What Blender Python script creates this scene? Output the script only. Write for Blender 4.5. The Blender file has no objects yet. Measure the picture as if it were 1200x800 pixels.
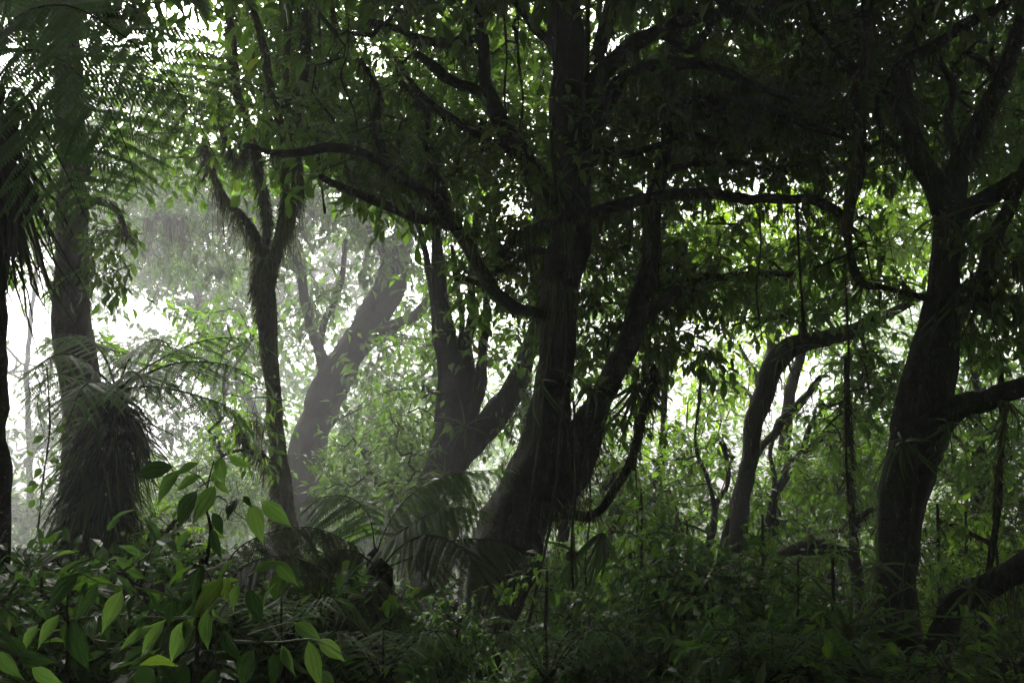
import bpy, math, random
import numpy as np
from mathutils import Vector, Matrix

# ------------------------------------------------------------------ camera, sky, sun, exposure
sc = bpy.context.scene
COL = sc.collection
rng = np.random.default_rng(11)
random.seed(11)
EYE = np.array([0.0, 0.0, 1.7])
PITCH = math.radians(4.0)
cam = bpy.data.cameras.new("camera")
cam.lens = 30.0
cam.sensor_width = 36.0
cam.clip_start = 0.05
cam.clip_end = 3000.0
cam_o = bpy.data.objects.new("camera", cam)
COL.objects.link(cam_o)
cam_o.location = EYE
cam_o.rotation_euler = (math.radians(90) + PITCH, 0, 0)
sc.camera = cam_o

SUN_AZ = math.radians(-22.0)      # from straight ahead, negative = to the left
SUN_EL = math.radians(38.0)
world = bpy.data.worlds.new("World")
sc.world = world
world.use_nodes = True
wn = world.node_tree
wn.nodes.clear()
sky = wn.nodes.new("ShaderNodeTexSky")
sky.sky_type = 'NISHITA'
sky.sun_disc = False
sky.sun_elevation = SUN_EL
sky.sun_rotation = SUN_AZ
sky.air_density = 1.0
sky.dust_density = 6.0
sky.ozone_density = 1.0
hs = wn.nodes.new("ShaderNodeHueSaturation")
hs.inputs["Saturation"].default_value = 0.22
bg = wn.nodes.new("ShaderNodeBackground")
bg.inputs["Strength"].default_value = 0.15
wo = wn.nodes.new("ShaderNodeOutputWorld")
wn.links.new(sky.outputs[0], hs.inputs["Color"])
wn.links.new(hs.outputs[0], bg.inputs["Color"])
wn.links.new(bg.outputs[0], wo.inputs["Surface"])

sun = bpy.data.lights.new("sun", 'SUN')
sun.energy = 1.5
sun.angle = math.radians(12.0)
sun.color = (1.0, 0.95, 0.88)
sun_o = bpy.data.objects.new("sun", sun)
COL.objects.link(sun_o)
S = Vector((math.sin(SUN_AZ) * math.cos(SUN_EL), math.cos(SUN_AZ) * math.cos(SUN_EL), math.sin(SUN_EL)))
sun_o.rotation_euler = (-S).to_track_quat('-Z', 'Y').to_euler()
sun_o.location = (0, 0, 40)

sc.view_settings.view_transform = 'Standard'
sc.view_settings.look = 'None'
sc.view_settings.exposure = 1.95
sc.view_settings.gamma = 1.0
sc.view_settings.use_curve_mapping = False
sc.render.engine = 'CYCLES'
cy = sc.cycles
cy.max_bounces = 6
cy.diffuse_bounces = 3
cy.glossy_bounces = 2
cy.transmission_bounces = 3
cy.volume_bounces = 1
cy.transparent_max_bounces = 4
cy.caustics_reflective = False
cy.caustics_refractive = False
cy.use_denoising = True
HAZE_DENSITY = 0.0048
HAZE_G = 0.45

# ------------------------------------------------------------------ helpers: space
F = np.array([0, math.cos(PITCH), math.sin(PITCH)])
U = np.array([0, -math.sin(PITCH), math.cos(PITCH)])
R = np.array([1.0, 0, 0])
FPX = 1000.0


def P(px, py, d):
    """a measured point: picture position plus distance ahead gives a place in the forest"""
    px, py, d = np.asarray(px, float), np.asarray(py, float), np.asarray(d, float)
    a = ((px - 600) / FPX * d)[..., None]
    b = ((400 - py) / FPX * d)[..., None]
    return EYE + d[..., None] * F + a * R + b * U


def project(v):
    q = np.asarray(v) - EYE
    d = q @ F
    dd = np.where(np.abs(d) < 0.05, 0.05, d)
    return 600 + FPX * (q @ R) / dd, 400 - FPX * (q @ U) / dd, d


_nk = rng.normal(size=(9, 3)) * np.array([1, 1, 1, 1.9, 1.9, 1.9, 3.7, 3.7, 3.7])[:, None]
_np = rng.uniform(0, 6.28, 9)
_na = np.array([1, 1, 1, .55, .55, .55, .3, .3, .3]) / 3.2


def noise(v, f=1.0):
    return np.sin((np.asarray(v) * f) @ _nk.T + _np) @ _na


def ground_z(x, y):
    x, y = np.asarray(x, float), np.asarray(y, float)
    r = np.hypot(x, y)
    base = -0.13 * np.clip(y, -20, 60) - 0.02 * np.clip(-x, 0, 40)
    q = np.stack([x, y, 0 * x], -1)
    return base + 0.22 * noise(q, 0.35) * np.clip(r / 4, 0, 1) + 0.8 * noise(q + 7, 0.06) * np.clip((r - 8) / 20, 0, 1)


def unit(v):
    v = np.asarray(v, float)
    return v / np.maximum(np.linalg.norm(v, axis=-1, keepdims=True), 1e-9)


# ------------------------------------------------------------------ helpers: objects and meshes
def tag(o, label=None, cat=None, group=None, kind=None):
    if label: o["label"] = label
    if cat: o["category"] = cat
    if group: o["group"] = group
    if kind: o["kind"] = kind
    return o


def empty(name, loc, label, cat, group=None):
    o = bpy.data.objects.new(name, None)
    o.empty_display_size = 0.2
    o.location = loc
    COL.objects.link(o)
    return tag(o, label, cat, group)


def put(name, me, parent=None, kind=None, mat=None):
    if mat is not None and not me.materials:
        me.materials.append(mat)
    o = bpy.data.objects.new(name, me)
    COL.objects.link(o)
    if parent is not None:
        o.parent = parent
    if kind: o["kind"] = kind
    return o


def mesh_np(name, V, faces, mat=None, tint=None, smooth=False):
    """faces: list of int arrays (n,3) or (n,4)"""
    me = bpy.data.meshes.new(name)
    V = np.ascontiguousarray(V, np.float32)
    faces = [f for f in faces if len(f)]
    me.vertices.add(len(V))
    me.vertices.foreach_set("co", V.ravel())
    idx = np.concatenate([f.ravel() for f in faces]).astype(np.int32)
    cnt = np.concatenate([np.full(len(f), f.shape[1]) for f in faces]).astype(np.int32)
    st = np.concatenate([[0], np.cumsum(cnt)[:-1]]).astype(np.int32)
    me.loops.add(len(idx))
    me.loops.foreach_set("vertex_index", idx)
    me.polygons.add(len(cnt))
    me.polygons.foreach_set("loop_start", st)
    me.polygons.foreach_set("loop_total", cnt)
    me.polygons.foreach_set("use_smooth", np.full(len(cnt), smooth, dtype=bool))
    if tint is not None:
        a = me.attributes.new("tint", 'FLOAT', 'POINT')
        a.data.foreach_set("value", np.ascontiguousarray(tint, np.float32))
    me.update(calc_edges=True)
    me.validate()
    if mat: me.materials.append(mat)
    return me


class Bag:
    """gathers geometry for ONE part"""
    def __init__(self): self.v, self.q, self.t, self.c, self.n = [], [], [], [], 0

    def add(self, V, quads=None, tris=None, tint=None):
        self.v.append(V)
        if quads is not None and len(quads): self.q.append(quads + self.n)
        if tris is not None and len(tris): self.t.append(tris + self.n)
        self.c.append(np.zeros(len(V)) if tint is None else tint)
        self.n += len(V)

    def build(self, name, mat, base, parent, smooth=False, kind=None):
        if not self.n: return None
        V = np.concatenate(self.v) - base
        fs = []
        if self.q: fs.append(np.concatenate(self.q))
        if self.t: fs.append(np.concatenate(self.t))
        return put(name, mesh_np(name, V, fs, mat, np.concatenate(self.c), smooth), parent, kind)


def catmull(pts, rad, step):
    pts, rad = np.asarray(pts, float), np.asarray(rad, float)
    if len(pts) == 2:
        n = max(2, int(np.linalg.norm(pts[1] - pts[0]) / step) + 1)
        t = np.linspace(0, 1, n)[:, None]
        return pts[0] * (1 - t) + pts[1] * t, rad[0] * (1 - t[:, 0]) + rad[1] * t[:, 0]
    a = np.vstack([2 * pts[0] - pts[1], pts, 2 * pts[-1] - pts[-2]])
    op, orr = [], []
    for i in range(len(pts) - 1):
        p0, p1, p2, p3 = a[i:i + 4]
        n = max(2, int(np.linalg.norm(p2 - p1) / step) + 1)
        t = np.linspace(0, 1, n, endpoint=False)[:, None]
        op.append(0.5 * (2 * p1 + (p2 - p0) * t + (2 * p0 - 5 * p1 + 4 * p2 - p3) * t ** 2 + (3 * p1 - p0 - 3 * p2 + p3) * t ** 3))
        orr.append(rad[i] * (1 - t[:, 0]) + rad[i + 1] * t[:, 0])
    op.append(pts[-1:]); orr.append(rad[-1:])
    return np.vstack(op), np.concatenate(orr)


def frames(pts):
    T = unit(np.gradient(pts, axis=0))
    n = np.cross(T[0], [0.3, 0.9, 0.2]); n /= np.linalg.norm(n) + 1e-9
    N = []
    for t in T:
        n = n - t * (n @ t); n = n / (np.linalg.norm(n) + 1e-9)
        N.append(n)
    N = np.array(N)
    return T, N, np.cross(T, N)


def tube(bag, pts, rad, seg=8, rough=0.0, ridge=0.0, freq=3.0, tint=0.5):
    T, N, B = frames(pts)
    k = len(pts)
    th = np.linspace(0, 2 * math.pi, seg, endpoint=False)
    dirs = np.cos(th)[None, :, None] * N[:, None] + np.sin(th)[None, :, None] * B[:, None]
    r = np.repeat(rad[:, None], seg, 1)
    if ridge:
        ph = noise(pts, 0.6)[:, None] * 1.5
        r = r * (1 + ridge * (0.6 * np.sin(3 * th[None] + ph * 2 + 1.3) + 0.4 * np.sin(7 * th[None] - ph * 3)))
    V = pts[:, None] + dirs * r[..., None]
    if rough:
        m = noise(V.reshape(-1, 3), freq).reshape(k, seg) + 0.6 * noise(V.reshape(-1, 3) + 3, freq * 3.1).reshape(k, seg)
        V = V + dirs * (r * rough * m)[..., None]
    V = V.reshape(-1, 3)
    i = np.arange(k - 1)[:, None] * seg
    j = np.arange(seg)[None]
    j2 = (j + 1) % seg
    q = np.stack([i + j, i + j2, i + seg + j2, i + seg + j], -1).reshape(-1, 4)
    cap = len(V)
    V = np.vstack([V, pts[-1:] + T[-1:] * rad[-1]])
    e = (k - 1) * seg
    jj = np.arange(seg)
    t3 = np.stack([e + jj, e + (jj + 1) % seg, np.full(seg, cap)], -1)
    bag.add(V, q, t3, np.full(len(V), tint))


def many_tubes(bag, P0, P1, P2, r0, r1, tint=0.5):
    """many thin three-sided twigs, each a bent two-piece tube"""
    n = len(P0)
    if not n: return
    ax = unit(P2 - P0)
    ref = np.where(np.abs(ax[:, 2:3]) > 0.9, np.array([[1.0, 0, 0]]), np.array([[0, 0, 1.0]]))
    X = unit(np.cross(ax, ref)); Y = np.cross(ax, X)
    th = np.array([0, 2.094, 4.189])
    ring = np.cos(th)[None, :, None] * X[:, None] + np.sin(th)[None, :, None] * Y[:, None]
    r0 = np.broadcast_to(r0, (n,)); r1 = np.broadcast_to(r1, (n,))
    V = np.concatenate([P0[:, None] + ring * r0[:, None, None], P1[:, None] + ring * ((r0 + r1) / 2)[:, None, None], P2[:, None] + ring * r1[:, None, None]], 1)
    b = (np.arange(n) * 9)[:, None]
    one = []
    for s in (0, 3):
        for j in range(3):
            one.append([s + j, s + (j + 1) % 3, s + 3 + (j + 1) % 3, s + 3 + j])
    q = (b[:, :, None] + np.array(one)[None]).reshape(-1, 4)
    bag.add(V.reshape(-1, 3), q, None, np.full(n * 9, tint))


def leaves(bag, B, A, N, L, W, tint, fine=False):
    """many small folded, drooping leaves"""
    n = len(B)
    if not n: return
    A = unit(A); X = unit(np.cross(A, N)); Z = np.cross(X, A)
    L = L[:, None]; W = W[:, None]
    if not fine:
        V = np.stack([B,
                      B + A * L * .45 + X * W * .5 + Z * W * .13,
                      B + A * L * .5 - Z * W * .05,
                      B + A * L * .45 - X * W * .5 + Z * W * .13,
                      B + A * L - Z * L * .16], 1)
        one = np.array([[0, 1, 2], [1, 4, 2], [0, 2, 3], [2, 4, 3]])
        k = 5
    else:
        V = np.stack([B,
                      B + A * L * .28 + X * W * .42 + Z * W * .12,
                      B + A * L * .62 + X * W * .45 + Z * W * .06,
                      B + A * L * .45 - Z * W * .04,
                      B + A * L * .62 - X * W * .45 + Z * W * .06,
                      B + A * L * .28 - X * W * .42 + Z * W * .12,
                      B + A * L - Z * L * .2], 1)
        one = np.array([[0, 1, 3], [1, 2, 3], [2, 6, 3], [0, 3, 5], [5, 3, 4], [4, 3, 6]])
        k = 7
    t = (np.arange(n)[:, None, None] * k + one[None]).reshape(-1, 3)
    bag.add(V.reshape(-1, 3), None, t, np.repeat(tint, k))


def ribbons(bag, B, A, L, W, tint, droop=0.3, seg=3):
    """thin tapering strands that bend downward"""
    n = len(B)
    if not n: return
    A = unit(A)
    X = unit(np.cross(A, rng.normal(size=(n, 3))))
    t = np.linspace(0, 1, seg + 1)
    down = np.array([0, 0, -1.0])
    dr = np.broadcast_to(droop, (n,))
    C = B[:, None] + A[:, None] * (L[:, None] * t[None])[..., None] + down * (L[:, None] * dr[:, None] * t[None] ** 2)[..., None]
    wv = np.sin(t[None] * rng.uniform(3, 9, (n, 1)) + rng.uniform(0, 6.28, (n, 1))) * t[None] * L[:, None] * .09
    C = C + X[:, None] * wv[..., None]
    w = W[:, None] * (1 - t[None] ** 2 * .92) * .5
    V = np.stack([C - X[:, None] * w[..., None], C + X[:, None] * w[..., None]], 2).reshape(-1, 3)
    b = (np.arange(n) * (seg + 1) * 2)[:, None, None]
    s = (np.arange(seg) * 2)[None, :, None]
    q = (b + s + np.array([0, 1, 3, 2])[None, None]).reshape(-1, 4)
    bag.add(V, q, None, np.repeat(tint, (seg + 1) * 2))


# ------------------------------------------------------------------ materials
def new_mat(name):
    m = bpy.data.materials.new(name)
    m.use_nodes = True
    nt = m.node_tree
    nt.nodes.clear()
    return m, nt, nt.nodes, nt.links


def ramp(nt, fac, stops):
    r = nt.nodes.new("ShaderNodeValToRGB")
    e = r.color_ramp.elements
    e[0].position, e[0].color = stops[0][0], (*stops[0][1], 1)
    e[1].position, e[1].color = stops[-1][0], (*stops[-1][1], 1)
    for p, c in stops[1:-1]:
        x = e.new(p); x.color = (*c, 1)
    nt.links.new(fac, r.inputs[0])
    return r.outputs[0]


def leaf_mat(name, stops, trans, tf=0.42, rough=0.42, per_object=False, veins=False):
    m, nt, N, L = new_mat(name)
    if per_object:
        src = N.new("ShaderNodeObjectInfo").outputs["Random"]
    else:
        at = N.new("ShaderNodeAttribute"); at.attribute_name = "tint"
        src = at.outputs["Fac"]
    col = ramp(nt, src, stops)
    tcol = ramp(nt, src, [(p, tuple(c * t for c, t in zip(cc, trans))) for p, cc in stops])
    geo = N.new("ShaderNodeNewGeometry")
    tx = N.new("ShaderNodeTexNoise"); tx.inputs["Scale"].default_value = 9.0; tx.inputs["Detail"].default_value = 4
    L.new(geo.outputs["Position"], tx.inputs["Vector"])
    mx = N.new("ShaderNodeMixRGB"); mx.blend_type = 'MULTIPLY'
    mx.inputs[0].default_value = 0.4
    L.new(col, mx.inputs[1])
    L.new(ramp(nt, tx.outputs[0], [(0.35, (.55, .5, .42)), (0.62, (1.1, 1.15, 1.0))]), mx.inputs[2])
    pb = N.new("ShaderNodeBsdfPrincipled")
    L.new(mx.outputs[0], pb.inputs["Base Color"])
    pb.inputs["Roughness"].default_value = rough
    pb.inputs["Specular IOR Level"].default_value = 0.35
    if veins:
        tc = N.new("ShaderNodeTexCoord")
        sp = N.new("ShaderNodeSeparateXYZ"); L.new(tc.outputs["Object"], sp.inputs[0])
        ab = N.new("ShaderNodeMath"); ab.operation = 'ABSOLUTE'; L.new(sp.outputs[0], ab.inputs[0])
        # long veins that run along the blade from base to tip
        iy = N.new("ShaderNodeMath"); iy.operation = 'SUBTRACT'; iy.inputs[0].default_value = 1.0; L.new(sp.outputs[1], iy.inputs[1])
        yy = N.new("ShaderNodeMath"); yy.operation = 'MULTIPLY'; L.new(sp.outputs[1], yy.inputs[0]); L.new(iy.outputs[0], yy.inputs[1])
        w_ = N.new("ShaderNodeMath"); w_.operation = 'MULTIPLY_ADD'; L.new(yy.outputs[0], w_.inputs[0]); w_.inputs[1].default_value = 1.9; w_.inputs[2].default_value = .04
        dv = N.new("ShaderNodeMath"); dv.operation = 'DIVIDE'; L.new(ab.outputs[0], dv.inputs[0]); L.new(w_.outputs[0], dv.inputs[1])
        ml = N.new("ShaderNodeMath"); ml.operation = 'MULTIPLY'; L.new(dv.outputs[0], ml.inputs[0]); ml.inputs[1].default_value = 15
        sn = N.new("ShaderNodeMath"); sn.operation = 'SINE'; L.new(ml.outputs[0], sn.inputs[0])
        bp = N.new("ShaderNodeBump"); bp.inputs["Strength"].default_value = 0.7; bp.inputs["Distance"].default_value = 0.01
        L.new(sn.outputs[0], bp.inputs["Height"]); L.new(bp.outputs[0], pb.inputs["Normal"])
        vc = N.new("ShaderNodeMixRGB"); vc.blend_type = 'MULTIPLY'; vc.inputs[0].default_value = 1.0
        L.new(mx.outputs[0], vc.inputs[1])
        m1 = N.new("ShaderNodeMath"); m1.operation = 'MULTIPLY_ADD'; L.new(sn.outputs[0], m1.inputs[0]); m1.inputs[1].default_value = .5; m1.inputs[2].default_value = .5
        rv = ramp(nt, m1.outputs[0], [(.0, (.72, .74, .7)), (.8, (.95, .95, .95)), (1, (1.45, 1.35, 1.3))])
        rm = ramp(nt, ab.outputs[0], [(.0, (1.8, 1.6, 1.7)), (.018, (1.5, 1.4, 1.4)), (.03, (1, 1, 1))])
        v2 = N.new("ShaderNodeMixRGB"); v2.blend_type = 'MULTIPLY'; v2.inputs[0].default_value = 1.0
        L.new(rv, v2.inputs[1]); L.new(rm, v2.inputs[2]); L.new(v2.outputs[0], vc.inputs[2])
        L.new(vc.outputs[0], pb.inputs["Base Color"])
    tr = N.new("ShaderNodeBsdfTranslucent"); L.new(tcol, tr.inputs[0])
    ms = N.new("ShaderNodeMixShader"); ms.inputs[0].default_value = tf
    out = N.new("ShaderNodeOutputMaterial")
    L.new(pb.outputs[0], ms.inputs[1]); L.new(tr.outputs[0], ms.inputs[2]); L.new(ms.outputs[0], out.inputs[0])
    return m


def bark_mat(name, dark, light, moss, moss_amt):
    m, nt, N, L = new_mat(name)
    tc = N.new("ShaderNodeTexCoord")
    mp = N.new("ShaderNodeMapping"); mp.inputs["Scale"].default_value = (1, 1, 0.28)
    L.new(tc.outputs["Object"], mp.inputs[0])
    n1 = N.new("ShaderNodeTexNoise"); n1.inputs["Scale"].default_value = 14; n1.inputs["Detail"].default_value = 8; n1.inputs["Roughness"].default_value = .65
    L.new(mp.outputs[0], n1.inputs["Vector"])
    n2 = N.new("ShaderNodeTexNoise"); n2.inputs["Scale"].default_value = 2.6; n2.inputs["Detail"].default_value = 7
    L.new(tc.outputs["Object"], n2.inputs["Vector"])
    n3 = N.new("ShaderNodeTexNoise"); n3.inputs["Scale"].default_value = 60; n3.inputs["Detail"].default_value = 5
    L.new(tc.outputs["Object"], n3.inputs["Vector"])
    base = ramp(nt, n1.outputs[0], [(.32, dark), (.55, tuple((a + b) / 2 for a, b in zip(dark, light))), (.72, light)])
    mossc = ramp(nt, n3.outputs[0], [(.3, tuple(c * .35 for c in moss)), (.7, moss)])
    fac = ramp(nt, n2.outputs[0], [(.62 - moss_amt * .3, (0, 0, 0)), (.72 - moss_amt * .3, (1, 1, 1))])
    mx = N.new("ShaderNodeMixRGB"); L.new(fac, mx.inputs[0]); L.new(base, mx.inputs[1]); L.new(mossc, mx.inputs[2])
    pb = N.new("ShaderNodeBsdfPrincipled"); pb.inputs["Roughness"].default_value = .85
    pb.inputs["Specular IOR Level"].default_value = .12
    L.new(mx.outputs[0], pb.inputs["Base Color"])
    ad = N.new("ShaderNodeMath"); ad.operation = 'ADD'; L.new(n1.outputs[0], ad.inputs[0]); L.new(n3.outputs[0], ad.inputs[1])
    bp = N.new("ShaderNodeBump"); bp.inputs["Strength"].default_value = .9; bp.inputs["Distance"].default_value = .03
    L.new(ad.outputs[0], bp.inputs["Height"]); L.new(bp.outputs[0], pb.inputs["Normal"])
    out = N.new("ShaderNodeOutputMaterial"); L.new(pb.outputs[0], out.inputs[0])
    return m


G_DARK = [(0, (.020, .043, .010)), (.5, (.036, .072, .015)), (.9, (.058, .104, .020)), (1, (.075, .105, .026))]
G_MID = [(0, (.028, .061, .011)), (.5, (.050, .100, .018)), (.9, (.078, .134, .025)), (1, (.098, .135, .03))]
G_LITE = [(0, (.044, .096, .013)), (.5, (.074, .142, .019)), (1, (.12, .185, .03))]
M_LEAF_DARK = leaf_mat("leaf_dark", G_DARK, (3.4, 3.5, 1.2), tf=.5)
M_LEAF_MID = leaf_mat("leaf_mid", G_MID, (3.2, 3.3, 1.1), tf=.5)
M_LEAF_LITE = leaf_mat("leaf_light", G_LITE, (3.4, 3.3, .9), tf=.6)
M_BIG_DARK = leaf_mat("leaf_single_dark", G_DARK, (3.2, 3.4, 1.2), tf=.48, per_object=True, veins=True)
M_BIG_MID = leaf_mat("leaf_single_mid", G_MID, (3.0, 3.2, 1.1), tf=.48, per_object=True, veins=True)
M_BIG_LITE = leaf_mat("leaf_single_light", G_LITE, (2.6, 2.8, 1.0), tf=.5, per_object=True, veins=True)
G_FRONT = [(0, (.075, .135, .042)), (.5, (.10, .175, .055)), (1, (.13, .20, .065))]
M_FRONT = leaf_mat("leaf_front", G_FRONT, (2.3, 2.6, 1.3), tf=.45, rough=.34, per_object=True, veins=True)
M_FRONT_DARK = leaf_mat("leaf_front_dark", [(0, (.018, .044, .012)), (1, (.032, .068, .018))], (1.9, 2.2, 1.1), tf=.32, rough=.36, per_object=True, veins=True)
M_YELLOW = leaf_mat("leaf_yellow", [(0, (.065, .115, .02)), (1, (.10, .125, .028))], (1.7, 1.9, 1.0), tf=.4, per_object=True, veins=True)
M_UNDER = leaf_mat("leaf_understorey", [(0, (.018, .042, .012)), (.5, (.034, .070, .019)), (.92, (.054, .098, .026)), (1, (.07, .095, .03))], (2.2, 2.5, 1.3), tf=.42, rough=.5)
M_BROWN = leaf_mat("leaf_brown", [(0, (.06, .045, .028)), (1, (.09, .06, .03))], (1.2, 1.1, .9), tf=.3)
M_FERN = leaf_mat("fern_green", [(0, (.040, .075, .028)), (1, (.062, .105, .042))], (2.5, 2.8, 1.6), tf=.5, per_object=True, rough=.5)
M_FERN_DULL = leaf_mat("fern_dull", [(0, (.035, .042, .026)), (1, (.060, .068, .040))], (1.6, 1.8, 1.2), per_object=True, rough=.6, tf=.4)
M_STRAP = leaf_mat("strap_leaf", [(0, (.022, .042, .014)), (1, (.050, .085, .026))], (2.0, 2.4, 1.2), per_object=True, rough=.4)
M_MOSS = leaf_mat("moss", [(0, (.012, .014, .006)), (.5, (.03, .036, .011)), (1, (.085, .09, .03))], (1.6, 1.7, 1.0), tf=.35, rough=.9)
M_DEAD = leaf_mat("dead_frond", [(0, (.009, .010, .006)), (.6, (.022, .026, .012)), (1, (.060, .066, .028))], (1.4, 1.4, 1.0), tf=.2, rough=.6)
M_BARK = bark_mat("bark_dark", (.007, .006, .005), (.024, .019, .015), (.022, .027, .009), .4)
M_BARK_MOSSY = bark_mat("bark_mossy", (.022, .018, .012), (.075, .060, .042), (.085, .090, .026), .75)
M_BARK_PALE = bark_mat("bark_pale", (.05, .043, .036), (.13, .112, .095), (.06, .07, .03), .4)
M_TWIG = bark_mat("twig", (.014, .012, .009), (.05, .042, .03), (.045, .05, .018), .3)
M_STEM_GREEN = leaf_mat("green_stem", [(0, (.08, .12, .03)), (1, (.11, .14, .045))], (1, 1, 1), tf=.1, per_object=True)


def ground_mat():
    m, nt, N, L = new_mat("leaf_litter")
    tc = N.new("ShaderNodeTexCoord")
    n1 = N.new("ShaderNodeTexNoise"); n1.inputs["Scale"].default_value = 1.4; n1.inputs["Detail"].default_value = 9
    v = N.new("ShaderNodeTexVoronoi"); v.inputs["Scale"].default_value = 12
    L.new(tc.outputs["Object"], n1.inputs["Vector"]); L.new(tc.outputs["Object"], v.inputs["Vector"])
    c = ramp(nt, n1.outputs[0], [(.3, (.022, .017, .011)), (.5, (.045, .036, .022)), (.65, (.035, .045, .016))])
    mx = N.new("ShaderNodeMixRGB"); mx.blend_type = 'MULTIPLY'; mx.inputs[0].default_value = .6
    L.new(c, mx.inputs[1]); L.new(v.outputs["Color"], mx.inputs[2])
    pb = N.new("ShaderNodeBsdfPrincipled"); pb.inputs["Roughness"].default_value = .9
    L.new(mx.outputs[0], pb.inputs["Base Color"])
    bp = N.new("ShaderNodeBump"); bp.inputs["Strength"].default_value = .8; bp.inputs["Distance"].default_value = .05
    L.new(v.outputs["Distance"], bp.inputs["Height"]); L.new(bp.outputs[0], pb.inputs["Normal"])
    out = N.new("ShaderNodeOutputMaterial"); L.new(pb.outputs[0], out.inputs[0])
    return m


# ------------------------------------------------------------------ the setting: ground
def build_ground():
    rr = np.concatenate([np.linspace(0, 30, 61), np.geomspace(31, 420, 46)])
    na = 120
    th = np.linspace(0, 2 * math.pi, na, endpoint=False)
    X = rr[:, None] * np.cos(th); Y = rr[:, None] * np.sin(th)
    Z = ground_z(X, Y)
    V = np.stack([X, Y, Z], -1).reshape(-1, 3)
    i = np.arange(len(rr) - 1)[:, None] * na
    j = np.arange(na)[None]; j2 = (j + 1) % na
    q = np.stack([i + j, i + na + j, i + na + j2, i + j2], -1).reshape(-1, 4)
    o = put("ground", mesh_np("ground", V, [q], ground_mat(), None, True))
    o["kind"] = "structure"
    o["label"] = "dark forest floor of leaf litter falling away downhill"


build_ground()


# ------------------------------------------------------------------ single leaf meshes, shared by every leaf part
def unit_leaf(name, mat, half, droop=.22, fold=.16):
    """a pointed leaf along +Y, length 1, width 1; half: (t, half width) along the blade"""
    V, q, t3 = [], [], []
    for t, w in half:
        z = -droop * t * t + .012 * math.sin(t * 17 + 1)
        V += [(-w, t, z + fold * w), (0, t, z - .02), (w, t, z + fold * w)]
    n = len(half)
    for k in range(n - 1):
        a = k * 3
        q += [(a, a + 1, a + 4, a + 3), (a + 1, a + 2, a + 5, a + 4)]
    return mesh_np(name, np.array(V), [np.array(q)], mat, None, True)


OVATE = [(0, .014), (.05, .07), (.14, .26), (.27, .44), (.42, .49), (.56, .44), (.70, .30), (.82, .15), (.91, .055), (1.0, .006)]
OBOV = [(0, .012), (.15, .10), (.35, .26), (.55, .42), (.72, .49), (.87, .38), (.96, .16), (1.0, .01)]
UL = {}
for nm, mt in (("dark", M_BIG_DARK), ("mid", M_BIG_MID), ("lite", M_BIG_LITE), ("yellow", M_YELLOW), ("front", M_FRONT), ("frontdark", M_FRONT_DARK)):
    UL[nm] = [unit_leaf("leaf", mt, OVATE, .24), unit_leaf("leaf", mt, OBOV, .12)]
STRAP = unit_leaf("blade", M_STRAP, [(0, .35), (.15, .5), (.35, .48), (.55, .42), (.75, .3), (.9, .14), (1, .01)], .75, .02)
STRAP2 = unit_leaf("blade", M_STRAP, [(0, .35), (.15, .5), (.35, .48), (.55, .42), (.75, .3), (.9, .14), (1, .01)], .35, .02)


def mat_from(A, N, loc, sx, sy, sz):
    A = unit(A); X = unit(np.cross(A, N)); Z = np.cross(X, A)
    return Matrix(((X[0] * sx, A[0] * sy, Z[0] * sz, loc[0]), (X[1] * sx, A[1] * sy, Z[1] * sz, loc[1]), (X[2] * sx, A[2] * sy, Z[2] * sz, loc[2]), (0, 0, 0, 1)))


def leaf_part(name, me, parent, base, B, A, N, L, W):
    o = bpy.data.objects.new(name, me)
    COL.objects.link(o)
    o.parent = parent
    o.matrix_local = mat_from(A, N, np.asarray(B) - base, W, L, L)
    return o


# places where the canopy is open to the bright fog behind: (px, py, radius px, least distance)
OPEN = [(28, 340, 42, 6), (56, 305, 20, 6), (24, 385, 24, 7), (135, 380, 24, 8), (180, 372, 24, 9), (212, 388, 16, 9), (165, 350, 14, 9),
        (20, 470, 34, 9), (40, 560, 40, 9), (150, 300, 9, 9), (235, 290, 9, 9), (432, 78, 24, 6), (418, 96, 16, 6), (215, 30, 30, 6), (240, 38, 20, 6), (190, 18, 20, 6),
        (690, 28, 16, 9), (632, 6, 18, 9), (492, 425, 20, 9), (470, 432, 20, 12), (577, 432, 17, 9), (570, 405, 12, 9),
        (925, 452, 24, 11), (955, 440, 26, 11), (975, 455, 18, 11), (945, 480, 18, 11), (800, 440, 22, 9), (790, 470, 18, 9), (840, 372, 18, 8),
        (812, 500, 14, 11), (785, 520, 14, 11), (1190, 405, 16, 9), (1040, 235, 14, 8), (1060, 25, 15, 9), (905, 570, 14, 11), (820, 585, 14, 11), (630, 475, 10, 9), (770, 540, 18, 12)]
OP = np.array(OPEN, float)
OP[:, 2] *= np.where(OP[:, 0] > 600, 1.0, .82)


def keep_open(V, more=0):
    """False for a clump that would close one of the clearings seen through the trees"""
    px, py, d = project(V)
    hit = (np.hypot(px[:, None] - OP[None, :, 0], py[:, None] - OP[None, :, 1]) < OP[None, :, 2] + more) & (d[:, None] > OP[None, :, 3] - 2.5)
    return ~hit.any(1) | (rng.random(len(px)) < .08)


# ------------------------------------------------------------------ trees
ALL_LEAF_COUNT = [0]


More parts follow.
